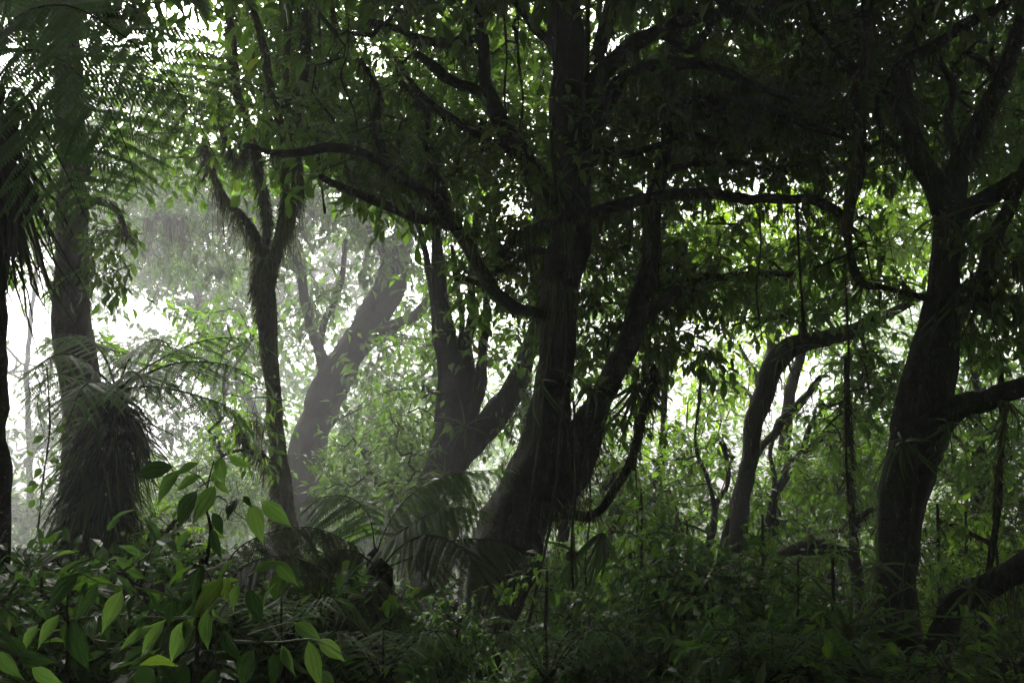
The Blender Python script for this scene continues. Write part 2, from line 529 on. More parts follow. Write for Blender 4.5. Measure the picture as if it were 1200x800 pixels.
class Tree:
    def __init__(self, name, label, cat, d, group=None, bark=M_BARK, moss=0.0):
        self.name, self.label, self.cat, self.group, self.d = name, label, cat, group, d
        self.bark, self.moss = bark, moss
        self.limbs, self.nodes, self.clumps, self.strands = [], [], [], []
        self.base = None

    def stem(self, pts, name="limb", d=None, rough=.16, ridge=.0, root=False, moss=None, seg=None):
        """pts: (px, py, width px[, distance])"""
        d = d or self.d
        A = np.array([[p[0], p[1], p[2], (p[3] if len(p) > 3 else d)] for p in pts], float)
        W = P(A[:, 0], A[:, 1], A[:, 3])
        r = A[:, 2] / 2 / FPX * A[:, 3]
        if root:                                   # carry the trunk down into the ground
            b = W[0].copy()
            g = float(ground_z(b[0], b[1])) - .25
            if b[2] > g + .2:
                dirn = W[0] - W[1]
                dirn = dirn / max(-dirn[2], .2) if dirn[2] < 0 else np.array([0, 0, -1.0])
                dirn = np.array([dirn[0] * .5, dirn[1] * .5, -1.0])
                h = b[2] - g
                W = np.vstack([b + dirn * h, b + dirn * h * .5, W])
                r = np.concatenate([[r[0] * 1.5, r[0] * 1.1], r])
            self.base = np.array([W[0][0], W[0][1], float(ground_z(W[0][0], W[0][1]))])
        pts3, rr = catmull(W, r, max(.05, min(r.max() * .45, .14)))
        big = r.max()
        amp = np.minimum(rr, .06)[:, None]
        pts3 = pts3 + amp * np.stack([noise(pts3, 2.2) * .9 + noise(pts3 + 9, 6) * .5, noise(pts3 + 4, 2.5) * .6, noise(pts3 + 2, 2.8) * .7 + noise(pts3 + 6, 6) * .5], 1)
        seg = seg or (22 if big > .2 else 14 if big > .07 else 9)
        self.limbs.append((name, pts3, rr, seg, rough, ridge if big > .1 else 0, self.moss if moss is None else moss))
        for p, q in zip(pts3[::2], rr[::2]):
            self.nodes.append((p, q))
        return self

    def region(self, px, py, rx, ry, d, dd, od, leaf=.10, hang=.25, lite=0.0, n_leaf=20, free=False):
        area = math.pi * rx * ry
        a1 = n_leaf * (leaf * .42 * leaf * .62) * (FPX / d) ** 2 * .26
        n = max(3, int(od * area / a1))
        th = rng.uniform(0, 2 * math.pi, n); q = np.sqrt(rng.uniform(0, 1, n))
        X = px + rx * q * np.cos(th); Y = py + ry * q * np.sin(th)
        D = d + dd * rng.uniform(-1, 1, n)
        C = P(X, Y, D)
        if not free:
            C = C[keep_open(C)]
        gz = ground_z(C[:, 0], C[:, 1]) + .15
        C = C[C[:, 2] > gz]
        self.clumps.append((C, leaf, hang, lite, n_leaf))
        return self

    def volume(self, c, r, n, leaf=.14, hang=.2, n_leaf=12):
        """a crown mass given in metres, above or beside the picture"""
        v = unit(rng.normal(size=(n, 3))) * rng.uniform(.2, 1, n)[:, None] ** .45 * np.array(r) + np.array(c)
        self.clumps.append((v, leaf, hang, 0, n_leaf))
        return self

    def curtain(self, p0, p1, n, l0, l1, d=None, w=.010, hi=.6):
        self.strands.append((p0, p1, int(n * 1.5), l0, l1, d or self.d, w * .7, hi))
        return self

    def finish(self, n_parts=0, lmat="dark", crown_mat=None, shape=1, label=None):
        base = self.base if self.base is not None else np.array(self.nodes[0][0])
        root = empty(self.name, base, self.label, self.cat, self.group)
        # ---- wood
        first = True
        mb = Bag()
        for name, p, r, seg, rough, ridge, moss in self.limbs:
            b = Bag(); tube(b, p, r, seg, rough, ridge, freq=2.4 if r.max() > .1 else 5)
            b.build(name, self.bark, base, root, True)
            if moss > 0:
                ln = np.linalg.norm(np.diff(p, axis=0), axis=1).sum()
                n = int(ln * moss * (900 * min(1, r.mean() * 9) + 250))
                k = rng.integers(0, len(p), n)
                T, Nn, Bb = frames(p)
                th = rng.uniform(0, 2 * math.pi, n)
                rad = np.cos(th)[:, None] * Nn[k] + np.sin(th)[:, None] * Bb[k]
                pn = noise(p[k] + rad * .1, 2.8) + .6 * noise(p[k] + rad * .1 + 5, 7)
                patch = pn > -.15
                k, rad, pn = k[patch], rad[patch], pn[patch]; n = len(k)
                under = np.clip(-rad[:, 2], 0, 1)
                L = rng.uniform(.02, .07, n) * (1 + under * rng.exponential(1.2, n)) * (.5 + 1.6 * np.clip(pn, 0, .8))
                dirv = rad * .42 + np.array([0, 0, -.7]) + rng.normal(size=(n, 3)) * .28
                jit = rng.normal(size=(n, 3)) * .03
                ribbons(mb, p[k] + rad * r[k][:, None] * .95 + jit * np.minimum(1, r[k][:, None] * 4), dirv, L, rng.uniform(.006, .014, n), np.clip(rng.normal(.45, .22, n), 0, 1), rng.uniform(.2, .9, n), 2)
        for p0, p1, n, l0, l1, d, w, hi in self.strands:
            t = rng.uniform(0, 1, n)
            X = p0[0] + (p1[0] - p0[0]) * t + rng.normal(0, 2, n); Y = p0[1] + (p1[1] - p0[1]) * t + rng.normal(0, 3, n)
            Bp = P(X, Y, d + rng.uniform(-.12, .12, n))
            clump = (.12 + .88 * np.clip(noise(np.stack([X * .09, Y * .03, 0 * X], -1), 3) * 1.3 + .35, 0, 1)) * np.minimum(rng.exponential(.6, n) + .15, 1.6)
            ribbons(mb, Bp, np.array([0, 0, -1.0]) + rng.normal(size=(n, 3)) * .13, rng.uniform(l0, l1, n) * clump, rng.uniform(.5, 1.5, n) * w, np.clip(rng.normal(hi, .22, n), 0, 1), 0.0, 3)
        mb.build("moss", M_MOSS, base, root, False, "stuff")
        # ---- twigs and leaves
        if self.clumps:
            C = np.concatenate([c[0] for c in self.clumps])
            leafL = np.concatenate([np.full(len(c[0]), c[1]) for c in self.clumps])
            hang = np.concatenate([np.full(len(c[0]), c[2]) for c in self.clumps])
            lite = np.concatenate([np.full(len(c[0]), c[3]) for c in self.clumps])
            nl = max(c[4] for c in self.clumps)
            tw = Bag()
            NP = np.array([n[0] for n in self.nodes]); NR = np.array([n[1] for n in self.nodes])
            leafL = leafL * rng.uniform(.72, 1.4, len(leafL))
            D = np.full(len(C), 1e9); best = np.zeros(len(C), int)
            for s in range(0, len(C), 512):
                dd = ((C[s:s + 512, None] - NP[None]) ** 2).sum(-1)
                best[s:s + 512] = dd.argmin(1); D[s:s + 512] = dd.min(1)
            order = np.argsort(D)
            allP = np.empty((len(NP) + len(C) * 2, 3)); allP[:len(NP)] = NP; m = len(NP)
            A0, A1, A2 = [], [], []
            par = np.full(len(C), -1); own = np.full(len(allP), -1)
            outd = np.zeros_like(C)
            for i in order:
                dd = ((allP[:m] - C[i]) ** 2).sum(1)
                j = int(dd.argmin())
                a = allP[j].copy(); c = C[i]; v = c - a
                ln = math.sqrt(dd[j]) + 1e-6
                mid = a + v * .5 + rng.normal(size=3) * ln * .17 + np.array([0, 0, ln * .08])
                A0.append(a); A1.append(mid); A2.append(c)
                par[i] = own[j]
                allP[m] = c; allP[m + 1] = mid; own[m] = own[m + 1] = i; m += 2
                outd[i] = v / ln
            s = self.d / 9.0
            cnt = np.ones(len(C))
            for i in order[::-1]:
                if par[i] >= 0: cnt[par[i]] += cnt[i]
            RR = np.minimum(.0045 * np.sqrt(cnt), .032)[order] * max(.8, min(s, 1.8))
            many_tubes(tw, np.array(A0), np.array(A1), np.array(A2), RR, RR * .72)
            # bare side twigs and stubs along the limbs
            for name_, p_, r_, *_x in self.limbs:
                if r_.mean() > .09 or self.d > 16: continue
                ln_ = np.linalg.norm(np.diff(p_, axis=0), axis=1).sum()
                k_ = rng.integers(0, len(p_), int(ln_ * 9) + 1)
                v_ = unit(rng.normal(size=(len(k_), 3)) * [1, 1, .8] + [0, 0, .15]) * rng.exponential(.16, len(k_))[:, None].clip(.05, .6)
                many_tubes(tw, p_[k_], p_[k_] + v_ * .55 + rng.normal(size=v_.shape) * .025, p_[k_] + v_ + rng.normal(size=v_.shape) * .03, np.minimum(.006, r_[k_] * .5), .002)
            # little shoots with leaves set along them
            ns = 4
            rep = np.repeat(np.arange(len(C)), ns)
            sd = unit(rng.normal(size=(len(rep), 3)) * np.array([1, 1, .6]) + outd[rep] * .6 + np.array([0, 0, -.25]) * hang[rep][:, None] * 4)
            sl = leafL[rep] * rng.uniform(1.6, 3.4, len(rep))
            S0 = C[rep]; S2 = S0 + sd * sl[:, None]; S1 = S0 + sd * sl[:, None] * .5 + np.array([0, 0, .03])
            many_tubes(tw, S0, S1, S2, .0035 * max(.8, s), .0015 * max(.8, s))
            tw.build("twigs", M_TWIG, base, root, False, "stuff")
            per = max(2, nl // ns)
            rl = np.repeat(np.arange(len(rep)), per)
            t = np.tile(((np.arange(per) + .6) / per) ** .55, len(rep)) + rng.uniform(-.1, .1, len(rl))
            B = S0[rl] + sd[rl] * (sl[rl] * t)[:, None]
            rad = unit(np.cross(sd[rl], rng.normal(size=(len(rl), 3))))
            A = unit(rad * .9 + sd[rl] * .75 + np.array([0, 0, -1.0]) * (hang[rep][rl] * rng.uniform(.2, 1.8, len(rl)))[:, None])
            N = np.array([0, 0, 1.0]) + rng.normal(size=(len(rl), 3)) * .38
            L = leafL[rep][rl] * rng.uniform(.62, 1.3, len(rl)); W = L * rng.uniform(.34, .5, len(rl))
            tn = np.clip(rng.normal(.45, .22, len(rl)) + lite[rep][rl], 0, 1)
            keep = rng.random(len(rl)) < .93
            B, A, N, L, W, tn = [q[keep] for q in (B, A, N, L, W, tn)]
            if n_parts:
                px, py, d = project(B + A * L[:, None] * .5)
                ins = (px > 0) & (px < 1200) & (py > 0) & (py < 800) & (d > .5)
                score = np.where(ins, L * W / np.maximum(d, .5) ** 2, 0)
                top = np.argsort(-score)[:n_parts]
                for q in top:
                    leaf_part("leaf", UL[lmat][shape if rng.random() < .7 else 1 - shape], root, base, B[q], A[q], N[q], float(L[q]), float(W[q]))
                mk = np.ones(len(B), bool); mk[top] = False
                B, A, N, L, W, tn = [q[mk] for q in (B, A, N, L, W, tn)]
            cb = Bag()
            leaves(cb, B, A, N, L, W, tn, fine=self.d < 11)
            ALL_LEAF_COUNT[0] += len(B)
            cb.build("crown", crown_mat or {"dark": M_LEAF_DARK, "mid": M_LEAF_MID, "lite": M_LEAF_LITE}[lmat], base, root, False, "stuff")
        return root


# ------------------------------------------------------------------ the big trees
# great mossy tree in the middle
t = Tree("mossy_tree", "great dark mossy tree in the middle, trunk leaning right and forking into two stems", "tree", 8.0, bark=M_BARK, moss=.95)
t.stem([(535, 850, 84), (560, 755, 76), (579, 705, 74), (598, 655, 74), (612, 610, 76), (626, 562, 76), (635, 515, 62), (642, 467, 50), (649, 420, 43), (656, 370, 42), (660, 320, 42), (665, 240, 42), (668, 150, 42), (666, 60, 40), (660, -60, 38), (650, -230, 32)], "trunk", rough=.22, ridge=.12, root=True, seg=30)
t.stem([(634, 600, 52), (664, 548, 54), (688, 502, 45), (706, 465, 30), (724, 432, 27), (741, 395, 25), (751, 350, 21), (757, 300, 20), (762, 240, 19), (768, 200, 18), (776, 150, 17), (788, 90, 15), (798, 20, 13), (812, -90, 10)], "stem", rough=.2, ridge=.10, seg=20)
t.stem([(672, 375, 18, 7.95), (634, 364, 13, 7.8), (600, 352, 14, 7.7), (578, 328, 16, 7.6), (557, 290, 16, 7.5), (532, 258, 16, 7.4), (508, 232, 14, 7.3), (462, 200, 12, 7.2), (425, 178, 11, 7.1), (385, 174, 10, 7.0), (340, 182, 8, 7.0), (290, 172, 6, 7.0)], rough=.3)
t.stem([(545, 270, 13, 7.45), (510, 262, 11, 7.4), (476, 250, 11, 7.3), (436, 234, 10, 7.2), (400, 220, 9, 7.1), (376, 207, 7, 7.0)], rough=.3)
t.stem([(664, 250, 22, 8.0), (632, 205, 18, 7.9), (604, 172, 18, 7.8), (582, 142, 17, 7.8), (566, 104, 16, 7.8), (562, 50, 15, 7.9), (558, -10, 13, 8.0), (548, -90, 9, 8.1)], rough=.25)
t.stem([(574, 122, 10, 7.8), (552, 106, 11, 7.7), (520, 92, 11, 7.6), (500, 74, 9, 7.6), (486, 62, 6, 7.6)], rough=.3)
t.stem([(563, 44, 9, 7.9), (536, 47, 10, 8.0), (500, 47, 9, 8.2), (466, 34, 8, 8.4), (420, 22, 6, 8.6)], rough=.3)
t.stem([(612, 180, 9, 7.8), (560, 160, 8, 8), (520, 132, 7, 8.2), (490, 104, 6, 8.4), (466, 74, 5, 8.6)], rough=.3)
t.stem([(590, 300, 10, 7.3), (612, 278, 13, 7.25), (650, 261, 14, 7.2), (700, 247, 14, 7.2), (750, 234, 14, 7.15), (800, 226, 14, 7.1), (860, 229, 14, 7.0), (930, 231, 13, 6.95), (965, 241, 12, 6.95), (990, 262, 9, 6.95)], rough=.3)
t.stem([(668, 130, 26, 8.0), (700, 92, 24, 7.9), (736, 62, 22, 7.8), (776, 40, 19, 7.6), (830, 22, 16, 7.3), (890, 10, 13, 7.0), (960, -20, 9, 6.7)], rough=.25)
t.stem([(690, 150, 22, 7.9), (722, 98, 18, 7.8), (764, 80, 16, 7.7), (810, 78, 14, 7.4), (870, 96, 11, 7.1), (930, 120, 8, 6.9)], rough=.3)
t.stem([(666, 90, 20, 8.1), (640, 48, 14, 8.3), (612, 20, 12, 8.4), (580, -40, 10, 8.5)], rough=.25)
t.stem([(780, 130, 14, 7.9), (840, 118, 12, 7.6), (900, 128, 10, 7.2), (950, 150, 8, 6.9), (1000, 165, 6, 6.7)], rough=.3)
t.stem([(744, 400, 14, 8.0), (775, 350, 12, 8.3), (815, 330, 11, 8.6), (870, 322, 9, 8.9), (930, 320, 7, 9.2)], rough=.3)
t.stem([(660, 606, 18, 7.6), (694, 606, 13, 7.4), (716, 588, 11, 7.3), (734, 555, 10, 7.3), (748, 520, 10, 7.3), (758, 470, 10, 7.4), (768, 430, 9, 7.6)], rough=.25)
t.stem([(700, 70, 15, 8.2), (720, 10, 18, 8.3), (730, -60, 18, 8.4)], rough=.2)
t.stem([(668, 190, 15, 7.9), (700, 176, 13, 7.8), (745, 178, 11, 7.7), (800, 160, 9, 7.6), (850, 168, 7, 7.4)], rough=.3)
t.stem([(660, 300, 13, 8.1), (630, 296, 10, 8.3), (596, 312, 9, 8.5), (560, 330, 7, 8.7), (530, 320, 5, 8.9)], rough=.3)
t.stem([(532, 258, 9, 7.4), (520, 220, 8, 7.5), (500, 180, 7, 7.7), (495, 130, 6, 7.9), (470, 96, 5, 8.0)], rough=.35)
t.stem([(462, 200, 8, 7.2), (440, 150, 7, 7.4), (444, 110, 6, 7.5), (420, 70, 5, 7.7)], rough=.35)
t.stem([(776, 40, 12, 7.6), (812, 60, 10, 7.3), (840, 20, 9, 7.1), (880, -30, 8, 6.9)], rough=.3)
t.stem([(768, 200, 10, 8.0), (800, 196, 9, 7.9), (846, 190, 8, 7.7), (900, 196, 6, 7.5), (960, 190, 5, 7.3)], rough=.3)
t.region(480, 125, 125, 125, 9.1, .7, .75, leaf=.12)
t.region(610, 110, 100, 130, 9.3, .7, .6, leaf=.12)
t.region(880, 65, 190, 110, 8.8, 1.0, 1.15, leaf=.12)
t.region(800, 150, 150, 80, 8.4, 1.0, 1.3, leaf=.12)
t.region(560, 200, 160, 55, 7.6, .5, .45, leaf=.13, lite=.1)
t.region(430, 175, 70, 45, 7.4, .4, .45, leaf=.14, lite=.15)
t.region(870, 300, 110, 45, 9.0, .8, .7, leaf=.12)
t.region(790, 370, 60, 60, 8.8, .6, .9, leaf=.12, hang=.6)
t.region(600, 310, 60, 60, 9.2, .6, .9, leaf=.11)
t.region(700, 330, 110, 110, 9.3, .6, 1.1, leaf=.11)
t.region(740, 500, 40, 50, 7.8, .5, .35, leaf=.10, hang=.5)
t.region(660, -140, 520, 140, 8.4, 2.0, 1.2, leaf=.15, n_leaf=12)
t.curtain((596, 272), (790, 236), 900, .12, .42, 7.15)
t.curtain((800, 230), (985, 255), 420, .08, .30, 7.0)
t.curtain((385, 185), (560, 290), 500, .06, .22, 7.2)
t.curtain((700, 80), (930, 110), 500, .10, .40, 7.4, hi=.3)
t.curtain((640, 330), (690, 345), 220, .2, .6, 7.5)
t.curtain((730, 430), (775, 445), 160, .2, .7, 7.6, hi=.3)
t.curtain((650, 606), (735, 560), 160, .08, .3, 7.3)
t.finish(300, "dark")

# dark tree on the right
t = Tree("dark_tree", "tall black trunk at the right, forking high with a thick bough", "tree", 7.0, bark=M_BARK, moss=.4)
t.stem([(1026, 850, 66), (1040, 770, 54), (1052, 680, 49), (1064, 600, 48), (1080, 500, 54), (1086, 450, 48), (1095, 370, 44), (1106, 300, 39), (1118, 245, 36), (1132, 195, 27), (1155, 150, 22), (1172, 95, 19), (1190, 40, 15), (1204, -30, 12), (1220, -150, 8)], "trunk", rough=.2, ridge=.1, root=True, seg=28)
t.stem([(1112, 262, 36), (1096, 222, 30), (1076, 188, 27), (1064, 145, 22), (1057, 95, 18), (1066, 62, 15), (1088, 18, 13), (1104, -40, 10)], rough=.2)
t.stem([(1060, 90, 14), (1068, 66, 14, 6.9), (1096, 55, 14, 6.8), (1136, 26, 13, 6.7), (1172, 4, 10, 6.6), (1215, -30, 8, 6.5)], rough=.25)
t.stem([(1118, 268, 24), (1140, 246, 22, 6.9), (1166, 230, 20, 6.8), (1196, 212, 18, 6.7), (1240, 180, 14, 6.5)], rough=.2)
t.stem([(1104, 360, 24), (1128, 340, 24, 6.9), (1150, 318, 21, 6.8), (1166, 286, 17, 6.7), (1186, 240, 14, 6.6), (1212, 180, 11, 6.5)], rough=.2)
t.stem([(1080, 505, 40), (1104, 486, 32, 6.95), (1132, 474, 23, 6.85), (1165, 464, 21, 6.7), (1200, 454, 21, 6.5), (1270, 430, 18, 6.3), (1350, 400, 15, 6.2), (1440, 385, 11, 6.1), (1540, 340, 6, 6.1)], rough=.2)
t.stem([(1036, 830, 36, 6.7), (1088, 784, 30, 6.5), (1106, 732, 28, 6.4), (1138, 698, 30, 6.3), (1174, 682, 28, 6.2), (1225, 654, 28, 6.0), (1300, 610, 24, 5.8), (1390, 580, 20, 5.7), (1480, 570, 14, 5.7), (1580, 520, 7, 5.7)], rough=.25)
t.stem([(1094, 352, 14), (1066, 342, 11, 6.9), (1032, 335, 11, 6.8), (1002, 328, 11, 6.8), (991, 300, 11, 6.8), (990, 255, 12, 6.8), (1003, 212, 13, 6.8), (1011, 160, 14, 6.8), (1016, 95, 14, 6.8), (1021, 40, 13, 6.8), (1024, -50, 11, 6.8)], rough=.35)
t.stem([(1014, 110, 10, 6.8), (1005, 82, 11, 6.9), (980, 56, 10, 7.0), (956, 28, 9, 7.1), (940, -10, 8, 7.2)], rough=.35)
t.stem([(1132, 195, 12), (1112, 150, 9, 7.2), (1118, 105, 8, 7.4), (1100, 70, 6, 7.5)], rough=.3)
t.stem([(1172, 95, 9), (1150, 70, 8, 7.2), (1130, 60, 6, 7.3)], rough=.3)
t.stem([(1076, 188, 10), (1050, 170, 8, 7.2), (1030, 140, 7, 7.3), (1034, 100, 5, 7.4)], rough=.3)
t.region(1130, 95, 95, 120, 8.2, .8, 1.1, leaf=.10)
t.region(1175, 320, 55, 100, 7.2, .6, 1.2, leaf=.10, hang=.6)
t.region(985, 110, 70, 120, 7.9, .6, 1.2, leaf=.10)
t.region(1010, 290, 70, 40, 7.6, .5, .8, leaf=.12)
t.region(1140, 380, 40, 40, 7.5, .5, .6, leaf=.13, hang=.7)
t.region(1420, 330, 160, 120, 6.6, .8, .9, leaf=.12)
t.region(1110, -140, 180, 130, 7.4, 1.4, 1.2, leaf=.14, n_leaf=12)
t.curtain((990, 250), (1024, 20), 700, .08, .35, 6.75)
t.curtain((1000, 330), (1070, 345), 120, .06, .22, 6.8)
t.curtain((1115, 350), (1195, 300), 500, .15, .7, 6.7, hi=.3)
t.curtain((1110, 480), (1200, 458), 200, .06, .25, 6.7, hi=.3)
t.finish(220, "dark")

# twin stem mossy tree, left of centre
t = Tree("twin_stem_tree", "slender mossy trunk left of centre splitting into two twisted stems", "tree", 10.0, bark=M_BARK_MOSSY, moss=1.3)
t.stem([(338, 660, 25), (332, 600, 23), (327, 530, 21), (321, 470, 21), (316, 420, 22), (311, 370, 24), (307, 335, 21), (301, 300, 12), (288, 266, 9), (268, 238, 8), (252, 212, 7), (240, 170, 6)], "trunk", rough=.26, ridge=.12, root=True, seg=20)
t.stem([(313, 350, 15), (322, 290, 12), (334, 252, 11), (350, 222, 10), (344, 196, 11), (350, 160, 10, 10.3), (356, 90, 9, 10.5), (359, 34, 9, 10.5), (362, -50, 7, 10.5)], rough=.3)
t.stem([(304, 316, 8), (310, 240, 9, 10.3), (298, 160, 11, 10.4), (276, 98, 12, 10.4), (270, 44, 12, 10.4), (266, -40, 9, 10.4)], rough=.3)
t.stem([(334, 252, 7), (332, 180, 8, 9.7), (318, 92, 10, 9.6), (302, 35, 9, 9.6), (285, -40, 8, 9.6)], rough=.3)
t.stem([(346, 200, 8), (338, 120, 8, 9.9), (337, 55, 8, 9.9), (340, -40, 7, 9.9)], rough=.3)
t.stem([(316, 545, 12), (300, 528, 11, 9.8), (285, 512, 9, 9.6), (276, 498, 6, 9.5)], rough=.3)
t.region(320, 100, 95, 120, 11.3, 1.0, 1.15, leaf=.13)
t.region(295, 140, 55, 50, 8.9, .4, .55, leaf=.16, lite=.25)
t.region(385, 130, 60, 70, 9.8, .4, .45, leaf=.14, lite=.1)
t.region(220, 120, 60, 90, 11, .8, .55, leaf=.12)
t.region(255, 400, 50, 45, 13, .8, .6, leaf=.14)
t.region(285, 500, 36, 50, 9.8, .4, .5, leaf=.10, hang=.6)
t.region(330, -120, 180, 110, 10, 1.5, 1.5, leaf=.15, n_leaf=12)
t.curtain((250, 215), (300, 290), 350, .12, .6, 9.8, hi=.75)
t.curtain((315, 300), (352, 205), 700, .15, .8, 9.75, hi=.75)
t.stem([(300, 160, 7, 10.2), (280, 190, 7, 10.0), (268, 170, 6, 9.8), (252, 130, 5, 9.7)], rough=.35)
t.stem([(350, 160, 8, 10.2), (372, 130, 7, 10.2), (390, 80, 7, 10.2), (388, 10, 6, 10.2), (395, -50, 5, 10.2)], rough=.35)
t.curtain((296, 60), (318, 140), 240, .1, .5, 9.55, hi=.75)
t.curtain((265, 80), (360, 60), 260, .1, .5, 9.9, hi=.7)
t.curtain((270, 490), (318, 500), 260, .2, .6, 9.7, hi=.5)
t.curtain((300, 400), (330, 520), 200, .06, .2, 9.85)
t.finish(220, "mid")

# tall post like trunk behind the tree fern
t = Tree("pole_tree", "straight pale brown trunk rising behind the tree fern at the left", "tree", 8.2, bark=M_BARK_PALE, moss=.25)
t.stem([(98, 700, 50), (95, 600, 46), (92, 520, 44), (90, 450, 44), (88, 400, 42), (86, 330, 37), (86, 260, 34), (84, 190, 33), (82, 110, 31), (79, 20, 28), (75, -120, 22)], "trunk", rough=.09, ridge=.05, root=True, seg=22)
t.stem([(90, 250, 10), (116, 236, 8, 8.0), (138, 250, 6, 7.9), (150, 280, 4, 7.8)], rough=.3)
t.stem([(86, 380, 8), (62, 340, 6, 8.4), (42, 290, 5, 8.6), (20, 250, 4, 8.8)], rough=.3)
t.region(128, 285, 26, 60, 8.0, .4, .9, leaf=.11, hang=.6)
t.region(68, 240, 30, 55, 8.6, .3, .7, leaf=.10, hang=.4)
t.region(120, 395, 45, 30, 8.8, .4, .6, leaf=.11)
t.region(20, 270, 28, 60, 9.5, .4, .5, leaf=.11)
t.region(70, -110, 200, 120, 8.5, 1.3, 1.5, leaf=.15, n_leaf=12)
t.curtain((104, 2), (172, 18), 500, .2, .5, 8.0, hi=.15)
t.region(110, 130, 110, 100, 10.0, .8, .4, leaf=.12)
t.finish(120, "dark")

# misty leaning tree far behind
t = Tree("misty_tree", "grey misty tree leaning right behind the twin stem tree", "tree", 22.0, bark=M_BARK, moss=.3)
t.stem([(350, 600, 46), (358, 545, 42), (372, 495, 42), (390, 445, 40), (416, 405, 36), (444, 360, 34), (460, 320, 32), (470, 285, 28), (484, 235, 22), (500, 160, 14)], "trunk", rough=.16, ridge=.06, root=True, seg=18)
t.stem([(410, 420, 24), (438, 398, 19), (464, 384, 16), (490, 366, 12), (508, 338, 9), (520, 300, 6)], rough=.2)
t.stem([(386, 450, 20), (372, 408, 14), (362, 360, 12), (350, 310, 11), (338, 250, 8)], rough=.2)
t.stem([(372, 410, 10), (385, 370, 9), (398, 330, 7), (404, 280, 5)], rough=.2)
t.stem([(462, 320, 16), (440, 280, 12), (420, 240, 9), (400, 200, 6)], rough=.2)
for (px, py, rx, ry, od) in [(385, 215, 75, 50, 1.2), (445, 255, 50, 50, 1.1), (325, 250, 45, 55, 1.0), (478, 325, 45, 32, 1.1), (300, 205, 65, 36, 1.2), (240, 235, 45, 50, 1.1), (210, 285, 48, 32, .9), (178, 215, 40, 50, 1.1), (375, 330, 40, 30, .6), (470, 408, 60, 36, .8), (440, 470, 60, 40, .8), (345, 380, 40, 40, .6), (258, 318, 30, 24, .7), (520, 250, 50, 50, .9)]:
    t.region(px, py, rx, ry, 22.5, 2.5, od, leaf=.27, hang=.4)
t.curtain((170, 250), (220, 255), 260, .4, 2.0, 20.5, w=.03)
t.finish(0, "dark")

# many stemmed tree behind the middle
t = Tree("many_stem_tree", "dark many stemmed tree behind and left of the great mossy tree", "tree", 12.0, bark=M_BARK, moss=.5)
t.stem([(500, 690, 62), (510, 630, 54), (520, 570, 50), (528, 520, 48), (530, 480, 38), (527, 440, 28), (523, 390, 22), (519, 340, 18), (514, 290, 15), (508, 220, 11)], "trunk", rough=.2, ridge=.10, root=True, seg=20)
t.stem([(534, 520, 24), (543, 460, 13), (547, 410, 11), (552, 350, 10), (556, 300, 9), (560, 240, 7)], rough=.25)
t.stem([(540, 525, 24), (553, 475, 14), (560, 430, 12), (567, 380, 10), (571, 330, 8), (576, 270, 6)], rough=.25)
t.stem([(532, 545, 36), (556, 512, 34), (580, 482, 30), (602, 450, 26), (622, 405, 20), (640, 360, 15), (655, 300, 10)], rough=.2)
t.stem([(526, 450, 10), (540, 400, 7), (538, 340, 6), (530, 290, 5)], rough=.25)
t.region(560, 350, 60, 85, 12.5, 1.0, .75, leaf=.13)
t.region(500, 430, 50, 45, 12.8, .8, .6, leaf=.13)
t.region(490, 480, 50, 60, 12.6, .8, .75, leaf=.13)
t.region(455, 555, 80, 60, 13.0, 1.0, 1.1, leaf=.13)
t.region(600, 500, 30, 50, 12.3, .5, .6, leaf=.12, hang=.5)
t.region(500, 610, 60, 60, 11.4, .6, .9, leaf=.12, hang=.5)
t.curtain((505, 300), (575, 320), 300, .15, .6, 11.8, hi=.3)
t.curtain((540, 520), (600, 460), 200, .15, .6, 11.8, hi=.3)
t.finish(60, "dark")

# leaning slender tree right of centre
t = Tree("leaning_tree", "slender leaning trunk curving right over bright gap to meet the black trunk", "tree", 10.5, bark=M_BARK, moss=.35)
t.stem([(842, 780, 24), (852, 715, 22), (859, 660, 21), (866, 600, 21), (876, 545, 21), (890, 480, 22), (905, 435, 22), (925, 410, 23), (950, 397, 20), (985, 388, 18), (1020, 376, 15), (1052, 364, 11), (1085, 345, 7)], "trunk", rough=.14, ridge=.05, root=True, seg=18)
t.stem([(868, 560, 10), (890, 535, 9, 10.8), (915, 498, 10, 11), (940, 470, 10, 11.2), (960, 440, 7, 11.4)], rough=.25)
t.region(960, 350, 100, 30, 10.6, .8, 1.2, leaf=.13)
t.region(1020, 430, 45, 55, 10.8, .7, 1.0, leaf=.12, hang=.5)
t.region(890, 350, 60, 35, 11.0, .7, 1.0, leaf=.13)
t.curtain((905, 400), (940, 410), 80, .1, .4, 10.4)
t.finish(60, "dark")

# smaller trees round the bright gap on the right
t = Tree("crooked_sapling", "thin crooked trunk right of the slender leaning trunk", "sapling", 12.0, bark=M_BARK, moss=.3)
t.stem([(884, 690, 15), (892, 652, 14), (905, 604, 12), (922, 566, 12), (942, 532, 9), (970, 512, 7), (996, 496, 5)], "trunk", rough=.25, root=True)
t.stem([(910, 595, 8), (912, 560, 6), (905, 530, 5), (912, 500, 4)], rough=.3)
t.stem([(940, 535, 6), (950, 500, 5), (975, 470, 4), (1000, 450, 3)], rough=.3)
t.region(965, 540, 60, 45, 12.5, .8, 1.2, leaf=.13, lite=.1)
t.region(930, 600, 50, 40, 12.5, .8, .9, leaf=.13)
t.finish(40, "mid")

